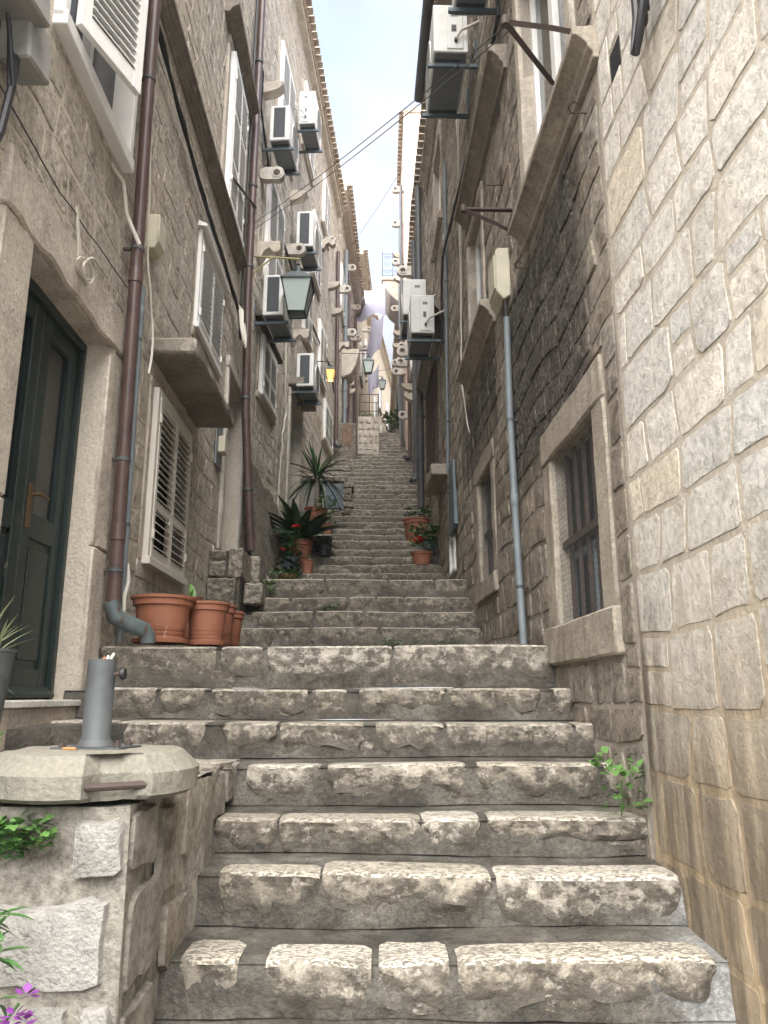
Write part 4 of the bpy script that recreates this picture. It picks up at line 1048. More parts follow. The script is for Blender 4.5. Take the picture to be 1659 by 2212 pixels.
def ac_unit(wall, y, z0, z1, label, n0=.14, d=.30, ln=.80, panel='grille', tray=True):
    base = (y + ln / 2, n0, z0); rt = wall.root('air_conditioner', *base, label=label, cat='air conditioner', group='air conditioners on the walls')
    rel = lambda: wall.rel(base)
    rel().box(y, y + ln, n0, n0 + d, z0, z1).build('casing', M['ac'], rt, False, .018, 2)
    h = z1 - z0
    if panel == 'grille':
        rel().box(y - .006, y + .004, n0 + .06, n0 + d - .07, z0 + .05, z1 - .04).build('end_grille', M['acd'], rt)
    else:
        p = rel().box(y - .012, y + .004, n0 + .05, n0 + d * .62, z0 + .03, z1 - .06).build('service_cover', M['ac'], rt, False, .006)
        rel().box(y - .016, y - .010, n0 + .10, n0 + d * .5, z1 - .16, z1 - .12).build('handle_recess', M['actray'], p)
        g = rel()
        for k in range(5): g.box(y - .016, y - .011, n0 + .12, n0 + d * .48, z0 + .24 + k * .018, z0 + .25 + k * .018)
        g.build('vent_slots', M['acd'], p)['kind'] = 'stuff'
        v = rel().tube([(y - .01, n0 + .13, z0 + .12), (y - .05, n0 + .13, z0 + .12)], .018, 8).build('valve', M['galv'], rt, 'auto')
        rel().tube([(y - .04, n0 + .13, z0 + .13), (y - .07, n0 + .08, z0 + .2), (y - .06, -.02, z0 + .34)], .015, 8).build('pipe', M['wire'], rt, 'auto')
    fc = (y + ln * .56, n0 + d, (z0 + z1) / 2); r = min(h * .43, .26)
    rel().lathe([(r, 0), (r, .012), (r * .94, .014), (r * .94, .0)], fc, 24, axis=1, cap=False).build('fan_ring', M['ac'], rt, 'auto')
    rel().lathe([(0, .001), (r * .93, .002)], fc, 24, axis=1).build('fan_opening', M['acd'], rt)
    for k in range(-4, 5):
        hw = math.sqrt(max(0, r * r - (k * r / 5) ** 2)); rel().box(fc[0] - hw, fc[0] + hw, n0 + d + .008, n0 + d + .014, fc[2] + k * r / 5 - .004, fc[2] + k * r / 5 + .004).build('guard_bar', M['ac'], rt)
    for yy in (y + .12, y + ln - .12):
        f = rel().box(yy - .02, yy + .02, n0 + .03, n0 + d - .03, z0 - .045, z0 - .001).build('foot', M['acd'], rt)
        b = rel(); b.box(yy - .018, yy + .018, -.02, n0 + d + .05, z0 - .085, z0 - .046); b.box(yy - .018, yy + .018, -.02, .02, z0 - .09, z0 + .30); b.build('bracket', M['blueg'], rt)
    if tray: rel().box(y + .02, y + ln - .02, n0 + .02, n0 + d - .02, z0 - .004, z0 - .0005).build('base_plate', M['actray'], rt)
ac_unit(L2, 9.82, 8.02, 8.62, 'air conditioner with dark end grille high on left, between two curved stone brackets')
ac_unit(L2, 12.05, 10.2, 10.9, 'highest air conditioner on the left, just under the roof eave', panel='cover')
ac_unit(L2, 12.15, 7.74, 8.44, 'air conditioner with dark end grille above the ringed stone bracket on left')
ac_unit(L2, 9.82, 5.18, 5.80, 'air conditioner behind the large street lantern on the left')
ac_unit(L2, 12.55, 5.26, 5.88, 'lowest air conditioner on the left, above the hooded door')
ac_unit(R1, 6.62, 6.47, 7.06, 'air conditioner high on the right wall above the dark cornice', .12, .36, .95, 'cover')
ac_unit(R2, 10.12, 5.06, 5.66, 'nearer of the two air conditioners side by side on right', .16, .34, .85, 'cover')
ac_unit(R2, 11.4, 6.02, 6.66, 'farther of the two air conditioners side by side on right', .16, .38, .85, 'cover')
ac_unit(R1, 5.05, 6.0, 6.5, 'air conditioner cut off at the top edge above the iron bracket', .1, .3, .7, 'cover')

# lanterns
def lantern(rt, c, w, h, glassm='lglass', metal='lampg'):
    rl = lambda: relm(tuple(rt.location))
    x, y, z = c       # centre of the bottom
    wb, wt = w * .26, w * .46; zt = z + h * .58
    def frus(a, b, za, zb): return [(x - a, y - a, za), (x + a, y - a, za), (x + a, y + a, za), (x - a, y + a, za), (x - b, y - b, zb), (x + b, y - b, zb), (x + b, y + b, zb), (x - b, y + b, zb)]
    lo, hi = frus(wb, wt, z + .02 * h, zt)[:4], frus(wb, wt, z + .02 * h, zt)[4:]
    for k in range(4):
        k2 = (k + 1) % 4; cx, cy = x, y
        a, b, c2, d = [Vector(q) for q in (lo[k], lo[k2], hi[k2], hi[k])]
        ctr = Vector((x, y, (z + zt) / 2)); inn = lambda q: q + (Vector((x, y, q.z)) - q) * .04
        rl().add([inn(a), inn(b), inn(c2), inn(d)], [(0, 1, 2, 3)]).build('pane', M[glassm], rt)
        rl().tube([lo[k], hi[k]], w * .022, 4).build('corner_bar', M[metal], rt)
    f = rl(); f.tube(lo + [lo[0]], w * .025, 4); f.build('bottom_frame', M[metal], rt)
    f = rl(); f.hexa(frus(wt * 1.08, wt * 1.08, zt, zt + h * .025)); rf = f.build('roof', M[metal], rt)
    rl().hexa(frus(wt * 1.05, w * .20, zt + h * .026, zt + h * .20)).build('hood', M[metal], rt, False, .004)
    rl().lathe([(w * .20, 0), (w * .20, h * .05), (w * .15, h * .06), (w * .15, h * .10), (w * .09, h * .13), (w * .05, h * .16), (w * .07, h * .19), (0, h * .22)], (x, y, zt + h * .20), 10).build('finial', M[metal], rt, 'auto')
rt = empty('street_lantern', (-1.19, 9.6, 5.06), 0, 'large unlit street lantern with frosted panes on a yellowish bracket, left', 'street lamp', 'street lanterns')
lantern(rt, (-1.19, 9.6, 5.06), .44, .80)
o = relm((-1.19, 9.6, 5.06)); o.tube([(-1.90, 9.55, 5.94), (-1.17, 9.6, 5.92)], .013, 6); o.build('bracket', M['yellow'], rt)
o = relm((-1.19, 9.6, 5.06)); o.tube([(-1.86, 9.55, 5.62), (-1.55, 9.57, 5.93)], .011, 6); o.build('brace', M['yellow'], rt)
rt = empty('street_lantern', (-1.13, 15.1, 6.45), 0, 'small lit street lantern glowing yellow on an iron arm, left', 'street lamp', 'street lanterns')
lantern(rt, (-1.13, 15.1, 6.45), .21, .40, 'lit')
relm((-1.13, 15.1, 6.45)).tube([(-1.52, 15.1, 6.9), (-1.11, 15.1, 6.88)], .011, 5).build('bracket', M['iron'], rt)
relm((-1.13, 15.1, 6.45)).tube([(-1.45 + .07 * math.cos(a), 15.1, 6.8 + .07 * math.sin(a)) for a in [k * .5 for k in range(12)]], .007, 4).build('scroll', M['iron'], rt)
pl = bpy.data.lights.new('lamp_bulb', 'POINT'); pl.energy = .6; pl.color = (1, .6, .25); pl.shadow_soft_size = .04
plo = bpy.data.objects.new('lamp_bulb', pl); plo.location = (0, 0, .14); col.objects.link(plo); plo.parent = rt
rt = empty('street_lantern', (-.44, 20.3, 8.9), 0, 'greenish unlit street lantern hanging over the upper steps', 'street lamp', 'street lanterns')
lantern(rt, (-.44, 20.3, 8.9), .32, .58)
relm((-.44, 20.3, 8.9)).tube([(-1.25, 20.3, 9.52), (-.42, 20.3, 9.5)], .012, 5).build('bracket', M['iron'], rt)
rt = empty('street_lantern', (-.03, 33., 14.), 0, 'tiny distant street lantern in front of the cream house', 'street lamp', 'street lanterns')
lantern(rt, (-.08, 31., 12.85), .34, .6)
relm((-.03, 33., 14.)).tube([(-.85, 31., 13.48), (-.06, 31., 13.45)], .012, 5).build('bracket', M['iron'], rt)

# cables, boxes and small ironwork on the walls
def wob_path(pts, sub=5, a=.012, seed=0, sagz=0.):
    out = []
    for (p, q) in zip(pts, pts[1:]):
        for k in range(sub):
            t = k / sub; m = [p[i] + (q[i] - p[i]) * t for i in range(3)]
            nz = mnoise.noise((m[0] * 3, seed, m[2] * 3)); out.append((m[0] + a * mnoise.noise((seed, m[2] * 4, m[0] * 4)), m[1] + abs(nz) * a, m[2] + a * nz - sagz * 4 * t * (1 - t)))
    return out + [pts[-1]]
def bundle(mb):
    for k, dz in enumerate((0, .022, -.02, .035)):
        mb.tube(wob_path([(4.46, .05 + .01 * k, 5.3 + dz), (4.62, .06, 4.86 + dz), (5.21, .05, 4.78 + dz), (6.5, .05, 4.64 + dz), (7.6, .05, 4.62 + dz), (8.5, .06, 4.55 + dz), (8.74, .06, 4.3 + dz)], 6, .022, k), .012, 6)
wmesh('cable_bundle', L1, (6.5, 0, 4.64), bundle, 'black', 'thick black cable bundle sweeping across the left wall above the shutters', 'cable')
wmesh('cable_bundle', L2, (11.5, 0, 6.4), lambda m: [m.tube(wob_path([(8.95, .12, 8.9 + d), (9.35, .12, 8.75 + d), (9.45, .08, 8.3 + d), (10.3, .05, 7.8 + d), (11.3, .05, 7.4 + d), (13.5, .05, 7.35 + d), (17.5, .05, 7.8 + d), (18.3, .05, 7.5 + d)], 6, .03, d * 50), .012, 6) for d in (0, .025, -.02)], 'black', 'black cable bundle running past the air conditioners of the second left house', 'cable')
wmesh('cable', R1, (8., 0, 5.9), lambda m: m.tube(wob_path([(5.3, .05, 6.6), (5.4, .05, 5.66), (6.2, .06, 5.62), (8.1, .06, 5.86), (9.8, .06, 6.1), (10.1, .05, 5.7), (10.15, .05, 4.9)], 6, .02, 3), .018, 7), 'black', 'thick black cable crossing the right wall below the high air conditioner', 'cable')
def coil(mb, c, r, k, wr, seed):
    rr = random.Random(seed); pts = []
    for q in range(k * 14):
        a = q * 2 * math.pi / 14; f = 1 + .18 * math.sin(q * .37 + seed)
        pts.append((c[0] + r * f * math.cos(a), c[1] + .03 + .025 * math.sin(a * .5 + q * .1) + .05 * (math.sin(a) * .5 + .5), c[2] + r * .55 * f * math.sin(a) + .02 * math.sin(q * .21)))
    mb.tube(pts, wr, 6)
def coil1(m):
    coil(m, (3.86, .02, 2.30), .085, 3, .006, 1); m.tube(wob_path([(3.72, .035, 2.62), (3.80, .04, 2.36)], 6, .01, 2), .006, 6); m.tube(wob_path([(3.74, .035, 2.60), (3.84, .04, 2.36)], 6, .01, 5), .006, 6)
wmesh('cable_coil', L1, (3.86, 0, 2.30), coil1, 'wire', 'coil of pale cable hanging on the lintel of the green door', 'cable')
def coil2(m):
    for k in range(7):
        ph = k * .13; m.tube([(8.42 + .02 * k + .16 * q + (.05 + .012 * k) * math.cos(q * math.pi * 2 + ph), .06 + .05 * math.sin(q * math.pi) + .006 * k, 4.62 - .10 * q - (.30 + .03 * k) * math.sin(q * math.pi) ** 1.3) for q in [j / 14 for j in range(15)]], .0075, 5)
wmesh('cable_coil', L1, (8.55, 0, 4.4), coil2, 'wire', 'tangle of pale looped cables beside the leaning brown drainpipe', 'cable')
wmesh('cable', L1, (4., 0, 2.55), lambda m: m.tube(wob_path([(2.6, .035, 2.6), (3.52, .03, 2.55), (4.62, .04, 2.64)], 8, .012, 8), .004, 5), 'black', 'thin dark wire sagging above the lintel of the green door', 'cable')
wmesh('cable', L1, (4.9, 0, 3.2), lambda m: m.tube(wob_path([(4.72, .06, 5.6), (4.76, .05, 4.2), (4.86, .05, 3.5), (4.92, .07, 2.95), (5.02, .10, 2.6), (5.0, .12, 2.42), (4.84, .16, 2.12)], 6, .015, 4), .008, 6), 'wire', 'pale cable hanging beside the thick brown drainpipe', 'cable')
wmesh('hose', L1, (4.3, 0, 3.0), lambda m: m.tube(wob_path([(4.22, .01, 3.28), (4.34, .05, 3.22), (4.42, .06, 3.05), (4.47, .15, 2.86)], 5, .01, 4), .014, 8), 'wire', 'short ribbed pale hose ending on the brown drainpipe', 'hose')
wmesh('hose', L1, (4.95, 0, .7), lambda m: m.tube([(5.02, .02, .86), (5.06, .05, .85), (5.05, .06, .80), (5.0, .08, .72), (4.93, .085, .62), (4.90, .10, .50), (4.95, .14, .42), (5.0, .17, .36)], .013, 8), 'wire', 'white corrugated hose curling behind the thin grey conduit', 'hose')
wmesh('cable', L2, (12.3, 0, 4.), lambda m: [m.tube(wob_path([(11.95, .05, 6.6), (12., .05, 5.2), (12.1, .06, 4.6), (11.75, .08, 4.1), (11.7, .06, 2.9), (12., .10, 2.4)], 6, .03, k), .012, 6) for k in (1, 2)], 'wire', 'pale twin cables dropping to the potted plants on the left', 'cable')
wmesh('cable', R1, (8.2, 0, 4.), lambda m: [m.tube(wob_path([(8.0 + k * .15, .04, 7.0), (8.1 + k * .1, .04, 4.6), (8.25, .05, 3.5), (7.75, .05, 2.72)], 6, .02, k), .006, 5) for k in (0, 1)], 'wire', 'pale thin cables hanging down the brown right wall', 'cable')
rt = L1.root('junction_box', 5.1, 0, 3.2, label='beige junction box on left wall right of the thick brown drainpipe', cat='electrical box')
L1.rel((5.1, 0, 3.2)).prism([(0, 3.2), (.07, 3.2), (.10, 3.26), (.10, 3.46), (.085, 3.48), (0, 3.48)], 5.03, 5.20).build('box', M['beige'], rt, False, .006)
L1.rel((5.1, 0, 3.2)).box(5.02, 5.21, .086, .098, 3.27, 3.45).build('lid', M['beige'], rt, False, .004)
rt = R1.root('junction_box', 5.75, 0, 3.1, label='cream junction box on the sooty wall above the blue-grey pipe', cat='electrical box')
R1.rel((5.75, 0, 3.1)).prism([(0, 3.14), (.06, 3.10), (.12, 3.17), (.12, 3.52), (.10, 3.56), (0, 3.56)], 5.60, 5.90).build('box', M['beige'], rt, False, .008)
R1.rel((5.75, 0, 3.1)).box(5.62, 5.88, .118, .132, 3.20, 3.50).build('lid', M['beige'], rt, False, .004)
R1.rel((5.75, 0, 3.1)).tube([(5.64, .05, 3.14), (5.60, .05, 2.9)], .014, 6).build('cable', M['black'], rt)
rt = L1.root('meter_box', 2.75, 0, 2.75, label='grey electrical housing with black conduits at top left corner', cat='electrical box')
EB = (2.75, 0, 2.75)
L1.rel(EB).hexa([(2.25, .0, 2.78), (2.84, .0, 2.90), (2.84, .22, 2.90), (2.25, .22, 2.78), (2.25, 0, 3.3), (2.80, 0, 3.42), (2.80, .18, 3.42), (2.25, .18, 3.3)]).build('box', M['boxgrey'], rt, False, .012)
L1.rel(EB).hexa([(2.78, .02, 2.70), (3.0, .02, 2.74), (3.0, .17, 2.74), (2.78, .17, 2.70), (2.78, .02, 2.98), (2.98, .02, 3.0), (2.98, .15, 3.0), (2.78, .15, 2.98)]).build('side_box', M['boxgrey'], rt, False, .012)
for k, pth in enumerate(([(2.80, .10, 2.75), (2.79, .11, 2.62), (2.76, .12, 2.50), (2.76, .10, 2.3), (2.72, .05, 2.05)], [(2.66, .12, 2.8), (2.70, .13, 2.66), (2.76, .13, 2.52)], [(2.72, .10, 2.8), (2.74, .11, 2.62), (2.77, .11, 2.5)])):
    L1.rel(EB).tube(pth, .018 if k == 0 else .011, 8).build('conduit', M['black'], rt, 'auto')
rt = L1.root('intercom', 8.0, 0, 2.6, label='small cream intercom box beside the narrow second green door', cat='intercom')
L1.rel((8.0, 0, 2.6)).box(7.90, 8.06, .0, .10, 2.56, 2.74).build('box', M['beige'], rt, False, .006)
L1.rel((8.0, 0, 2.6)).box(7.80, 8.12, .012, .03, 2.40, 2.98).build('back_plate', M['actray'], rt, False, .003)
wmesh('iron_bar', L1, (8.2, 0, 5.72), lambda m: m.tube([(8.9, .02, 6.28), (8.9, .10, 6.28), (8.86, .16, 6.22), (7.62, .10, 5.72)], .015, 6), 'iron', 'bent iron bar sticking out under the ringed stone bracket on left', 'iron bar')
def vbracket(y0, y1, z0, z1, tip, label):
    b = (y0, 0, z0); rt = R1.root('iron_bracket', *b, label=label, cat='bracket', group='iron brackets')
    R1.rel(b).tube([(y1, -.03, z1), tip], .017, 4).build('arm', M['iron'], rt); R1.rel(b).tube([(y0, -.03, z0), ((y0 + tip[0]) / 2, (tip[1]) / 2 - .02, (z0 + tip[2]) / 2 + .01), tip], .018, 4).build('strut', M['iron'], rt)
    R1.rel(b).lathe([(.022, -.02), (.022, .03)], tip, 8).build('eye', M['iron'], rt)
vbracket(3.34, 4.2, 3.36, 3.86, (3.32, .46, 3.42), 'rusty iron bracket over the end of the long cornice, upper right')
vbracket(5.12, 5.45, 3.32, 3.80, (4.98, .46, 3.47), 'rusty iron bracket below the far end of the long cornice')
rt = R0.root('conduit_loop', 2.4, 0, 2.6, label='black conduit loops with porcelain ring at top right of pale wall', cat='cable')
CB = (2.4, 0, 2.6)
R0.rel(CB).tube([(2.66, .05, 3.2), (2.64, .06, 2.75), (2.62, .09, 2.56), (2.585, .10, 2.52), (2.54, .10, 2.56), (2.48, .08, 2.75), (2.46, .06, 3.2)], .018, 8).build('conduit', M['black'], rt, 'auto')
R0.rel(CB).tube([(2.40, .05, 3.2), (2.38, .08, 2.62), (2.33, .08, 2.58), (2.24, .06, 2.8)], .016, 8).build('conduit', M['black'], rt, 'auto')
R0.rel(CB).tube([(2.56 + .02 * math.cos(a), .06, 2.66 + .028 * math.sin(a)) for a in [k * .524 for k in range(13)]], .006, 6).build('ring', M['iron'], rt, 'auto')
R0.rel(CB).lathe([(.008, 0), (.024, .01), (.024, .04), (.012, .06), (.012, .12)], (2.56, .06, 2.70), 8).build('insulator', M['acd'], rt, 'auto')
wmesh('metal_sheet', R1, (9.2, .02, 2.2), lambda m: m.hexa([(9.05, .02, 2.02), (9.62, .02, 1.98), (9.62, .07, 1.98), (9.05, .07, 2.02), (9.3, .02, 2.92), (9.75, .02, 2.92), (9.75, .05, 2.92), (9.3, .05, 2.92)]), 'blueg', 'blue-grey metal sheet shielding the foot of the slim grey conduit', 'metal sheet', None, False, .004)
wmesh('stone_ledge', R2, (10.3, 0, 2.4), lambda m: blockm(m, 10.15, 11.3, -.1, .24, 2.95, 3.12, j=.015), 'trimR', 'rough stone ledge under the lattice grille on the right', 'ledge', None, 'auto', .015)
for (y, z, k) in ((4.98, 3.0, 0), (3.5, 3.03, 1)):
    wmesh('iron_hook', R1, (y, 0, z), lambda m: m.tube([(y, 0, z), (y, .09, z), (y - .03, .11, z + .01), (y - .06, .09, z + .02), (y - .05, .06, z + .01)], .005, 5), 'iron', ('small iron hook under the far end of the long cornice', 'small iron hook under the near end of the long cornice')[k], 'hook')
wmesh('broken_hook', R1, (5.75, 0, 4.2), lambda m: (m.box(5.7, 5.8, 0, .02, 4.28, 4.40), m.tube([(5.75, 0, 4.26), (5.75, .14, 4.25)], .008, 5)), 'iron', 'little iron latch sticking out of the brown wall below the dark cornice', 'hook')
HAZE = .0012
# ------------------------------------------------------------------ low retaining wall, parasol base and the foreground plants
low = empty('low_wall', (-1.2, 2.3, -1.2), 0, 'low grey stone retaining wall at lower left under the concrete parasol base', 'wall')
LO = (-1.2, 2.3, -1.2)
def lowmb(): return relm(LO)
b = lowmb()
def fr(u, v): x = -1.77 + 1.07 * u; z = -1.3 + 1.0 * v; return (x, 2.265 + wob(x, 1, z, .012, 5), z)
def sd(u, v): y = 2.265 + 1.70 * u; z = -1.3 + 1.0 * v; return (-.705 + wob(y, 2, z, .015, 4) - .02 * math.sin(u * 9), y, z + .02 * mnoise.noise((y * 3, 1, 1)) * v)
b.grid(fr, 24, 20).grid(sd, 30, 20).grid(lambda u, v: (-1.77 + 1.06 * u, 2.265 + 1.7 * v, -.302 + wob(u * 5, v * 5, 1, .008)), 12, 14)
M['conc2'] = rubble('streaked_wall_mortar', [(0., (.30, .27, .225)), (.5, (.42, .385, .325)), (1., (.52, .485, .42))], streak=.7, bump=.012)
b.build('mortar_core', M['conc2'], low, 'auto')
rw = random.Random(3)
nowarp = lambda y, z: (y + .01 * mnoise.noise((y * 6, z * 6, 2)), z + .012 * mnoise.noise((y * 6, z * 6, 9)))
def low_stone(face, a0, a1, z0, z1, h, tint, mat='stoneG'):
    mbx = lowmb(); g = stone_geo(a0, a1, z0, z1, h, rw, nowarp)
    v = [(a, 2.262 - n, z) if face == 0 else (-.70 + n, a, z) for a, n, z in g[0]]
    mbx.add(v, g[1], tint).build('stone', M[mat] if face == 0 else M['conc2'], low, 'auto')
def stoneG():
    g = G('grey_limestone_with_lichen')
    c = g.ramp(g.ma('ADD', g.attr('tint'), g.ma('MULTIPLY', g.ma('SUBTRACT', g.noise(4, 4), .5), .5)), [(0., (.19, .165, .13)), (.5, (.29, .275, .245)), (1., (.37, .355, .325))])
    c = g.mix(1., c, g.ramp(g.noise(16, 7, .7), [(.3, .68), (.7, 1.1)]), 'MULTIPLY')
    c = g.mix(g.sm(g.noise(12, 6, .7), .60, .64), c, (.20, .19, .18))
    c = g.mix(g.sm(g.noise(9, 6, .7, g.map((1, 1, .6), (3, 1, 5))), .64, .67), c, (.36, .20, .05))
    g.bump(g.ma('ADD', g.noise(22, 8, .7), g.noise(70, 4)), .012, .9)
    return g.fin(c, .85, 0, .2)
M['stoneG'] = stoneG()
for f_, a0, a1, z0, z1, h, t in [(0, -.845, -.702, -.490, -.318, .035, .75), (0, -1.10, -.735, -.765, -.525, .022, .95), (0, -1.5, -1.115, -.76, -.53, .018, .7), (0, -1.02, -.82, -.98, -.782, .022, .8), (0, -.80, -.715, -.95, -.79, .016, .8),
                              (0, -1.4, -1.04, -1.0, -.785, .018, .7), (1, 2.275, 2.52, -.49, -.32, .010, .4), (1, 2.55, 2.82, -.62, -.33, .010, .3), (1, 2.86, 3.2, -.55, -.32, .012, .45), (1, 3.22, 3.55, -.5, -.31, .014, .55), (1, 3.57, 3.86, -.46, -.30, .014, .4),
                              (1, 2.30, 2.62, -.80, -.53, .008, .25), (1, 2.66, 3.0, -.86, -.65, .009, .35), (1, 2.30, 2.58, -1.05, -.83, .008, .3), (1, 3.05, 3.4, -.72, -.57, .009, .4)]:
    low_stone(f_, a0, a1, z0, z1, h, t)
for k, (x, y, sx, sy) in enumerate([(-.80, 3.62, .13, .10), (-.80, 3.40, .12, .09), (-.95, 3.72, .16, .1), (-.82, 3.2, .1, .08), (-1.3, 3.3, .3, .2), (-1.05, 3.45, .12, .14)]):
    m_ = lowmb(); m_.lathe([(.0, .012), (.5, .012), (.85, .006), (1., -.02)], (0, 0, 0), 10)
    m_.v = [(x + v[0] * sx * (1 + .2 * mnoise.noise((v[0] * 3, k, 1))), y + v[1] * sy * (1 + .2 * mnoise.noise((v[1] * 3, k, 4))), -.297 + v[2]) for v in m_.v]
    m_.build('stone', M['step'], low, 'auto')

# parasol base: round cast concrete slab with hand-holds, rods, socket tube
PB = (-.90, 2.50, -.29)
pb = empty('parasol_base', PB, 0, 'round concrete parasol base with grey metal tube full of cigarette butts', 'parasol base')
def slab():
    m_ = relm(PB); N_ = 72; prof = [(.295, 0.), (.316, .012), (.318, .045), (.318, .072), (.268, .122), (.26, .125), (.10, .127), (.0, .127)]
    def notch(a):
        d = 0.
        for c in (-58, 62, 180):
            q = abs((math.degrees(a) - c + 180) % 360 - 180)
            d = max(d, 1. if q < 11 else max(0., 1 - (q - 11) / 3.5))
        return d
    vs = []
    for r, h in prof:
        for k in range(N_):
            a = 2 * math.pi * k / N_; nn = notch(a); rr = r
            if r > .2: rr = r - nn * (.07 if h > .01 else .045) * (1 if r > .26 else .35)
            rr += .004 * mnoise.noise((a * 4, h * 20, 1)) if r > .2 else 0
            vs.append((PB[0] + rr * math.cos(a), PB[1] + rr * math.sin(a), PB[2] + .004 + h + .003 * mnoise.noise((a * 5, r * 9, 3))))
    fs = [(i * N_ + k, i * N_ + (k + 1) % N_, (i + 1) * N_ + (k + 1) % N_, (i + 1) * N_ + k) for i in range(len(prof) - 1) for k in range(N_)]
    fs.append(tuple(range(N_))[::-1]); m_.add(vs, fs); return m_.build('slab', M['conc'], pb, 'crisp')
slab()
a_ = math.radians(-58); ca, sa = math.cos(a_), math.sin(a_)
relm(PB).tube([(PB[0] + .285 * ca - .085 * sa * s_, PB[1] + .285 * sa + .085 * ca * s_, PB[2] + .045) for s_ in (-1, 1)], .011, 8).build('handle_rod', M['iron'], pb, 'auto')
TZ = PB[2] + .131
pl_ = relm(PB); pl_.add([(PB[0] - .115, PB[1] - .06, TZ), (PB[0] + .10, PB[1] - .075, TZ), (PB[0] + .125, PB[1] + .06, TZ), (PB[0] - .09, PB[1] + .085, TZ), (PB[0] - .115, PB[1] - .06, TZ + .006), (PB[0] + .10, PB[1] - .075, TZ + .006), (PB[0] + .125, PB[1] + .06, TZ + .006), (PB[0] - .09, PB[1] + .085, TZ + .006)], [(3, 2, 1, 0), (4, 5, 6, 7), (0, 1, 5, 4), (1, 2, 6, 5), (2, 3, 7, 6), (3, 0, 4, 7)])
pl_.build('base_plate', M['galv'], pb)
for bx_, by_ in ((-.085, -.045), (.085, -.05), (.09, .045), (-.07, .06)):
    relm(PB).lathe([(.012, 0), (.012, .010), (.006, .011), (.006, .018), (0, .018)], (PB[0] + bx_, PB[1] + by_, TZ + .007), 6).build('bolt', M['iron'], pb)
relm(PB).lathe([(.044, .006), (.050, .008), (.058, .007), (.049, .022), (.0435, .03), (.0435, .272), (.0405, .272), (.0405, .15), (0, .15)], (PB[0], PB[1], TZ), 28).build('tube', M['galv'], pb, 'auto')
relm(PB).tube([(PB[0] + .042, PB[1] - .005, TZ + .225), (PB[0] + .066, PB[1] - .008, TZ + .227)], .006, 8).build('screw', M['iron'], pb, 'auto')
kn = relm(PB).lathe([(.0, -.008), (.012, -.008), (.019, -.004), (.020, .004), (.017, .009), (0, .009)], (PB[0] + .070, PB[1] - .008, TZ + .227), 12, axis=0).build('knob', M['black'], pb, 'auto')
for k, (dx, dy, h, ax, ay, m_, l) in enumerate([(.012, -.015, .262, .4, .1, 'paper', .045), (.022, -.005, .268, .55, -.1, 'paper', .05), (.002, -.02, .268, .75, .2, 'tabac', .032), (-.022, -.01, .262, -.1, .1, 'paper', .022), (-.03, .005, .26, .2, -.2, 'tabac', .025)]):
    d = Vector((math.sin(ax), math.sin(ay), 1)).normalized(); p = Vector((PB[0] + dx, PB[1] + dy, TZ + h - .008))
    o = relm(tuple(p)); o.tube([p - d * .02, p + d * l * .7], .0042, 7)
    prop(o.build('cigarette_butt', M[m_], None, 'auto', loc=tuple(p)), ('white cigarette end leaning right in the parasol tube', 'longest white cigarette end at the right rim of the parasol tube', 'brown cigarette filter in the middle of the parasol tube', 'short white cigarette end at the left of the parasol tube', 'brown stub by the left rim of the parasol tube')[k], 'cigarette butt', 'butts in the parasol tube')
p = (PB[0] - .045, PB[1] - .085, TZ + .004); o = relm(p).tube([(p[0] - .02, p[1], p[2]), (p[0] + .02, p[1] - .004, p[2])], .005, 7)
prop(o.build('cigarette_butt', M['tabac'], None, 'auto', loc=p), 'orange cigarette filter lying at the foot of the parasol tube', 'cigarette butt')

# ------------------------------------------------------------------ plants
def leaf_mesh(name, L, W, mat, fold=.25, droop=.3, nseg=5, tip=1.0):
    mb = MB(); vs = []
    for i in range(nseg + 1):
        t = i / nseg; w = W * (math.sin(math.pi * min(1, t * .92 + .06)) ** .8) * (1 - .25 * t) if tip else W * (1 - t)
        x = L * t; z = -droop * L * t * t
        vs += [(x, -w / 2, z + fold * w), (x, 0, z), (x, w / 2, z + fold * w)]
    fs = [f for i in range(nseg) for f in ((i * 3, i * 3 + 1, i * 3 + 4, i * 3 + 3), (i * 3 + 1, i * 3 + 2, i * 3 + 5, i * 3 + 4))]
    return mb.add(vs, fs).mesh(name, M[mat], True)
def place_leaf(me, parent, loc, az, el, roll=0., sc=1., name='leaf'):
    o = link(name, me, parent, loc); o.rotation_euler = (Matrix.Rotation(az, 4, 'Z') @ Matrix.Rotation(-el, 4, 'Y') @ Matrix.Rotation(roll, 4, 'X')).to_euler(); o.scale = (sc, sc, sc); return o
def pot(name, loc, r, h, label, mat='terra', group=None, bands=3, soil=True, saucer=False):
    rt = empty(name, loc, 0, label, 'plant pot', group)
    pr = [(r * .72, 0), (r * .75, .01)]
    for k in range(bands):
        q = .12 + k * .09; rr = r * (.72 + .21 * q); pr += [(rr, h * q), (rr - .003, h * (q + .008)), (rr, h * (q + .016))]
    pr += [(r * .72 + r * .2 * .8, h * .78), (r * .97, h * .80), (r * .98, h * .92), (r * 1.05, h * .935), (r * 1.06, h * .99), (r * 1.0, h), (r * .94, h), (r * .90, h * .85)]
    MB().lathe(pr, (0, 0, 0), 32).build('body', M[mat], rt, 'auto')
    if soil: MB().lathe([(0, h * .86), (r * .92, h * .855)], (0, 0, 0), 20).build('soil', M['soil'], rt)
    if saucer: MB().lathe([(r * .7, -.004), (r * .9, -.004), (r * .93, .02), (r * .9, .022), (r * .76, .004)], (0, 0, 0), 28).build('saucer', M[mat], rt, 'auto')
    return rt
def gpos(x, y): return (x, y, stair_z(y) + .004)
pot('flower_pot', (-1.45, 5.05, .335), .198, .295, 'largest terracotta plastic pot on the landing beside the drainpipe elbow', saucer=True)
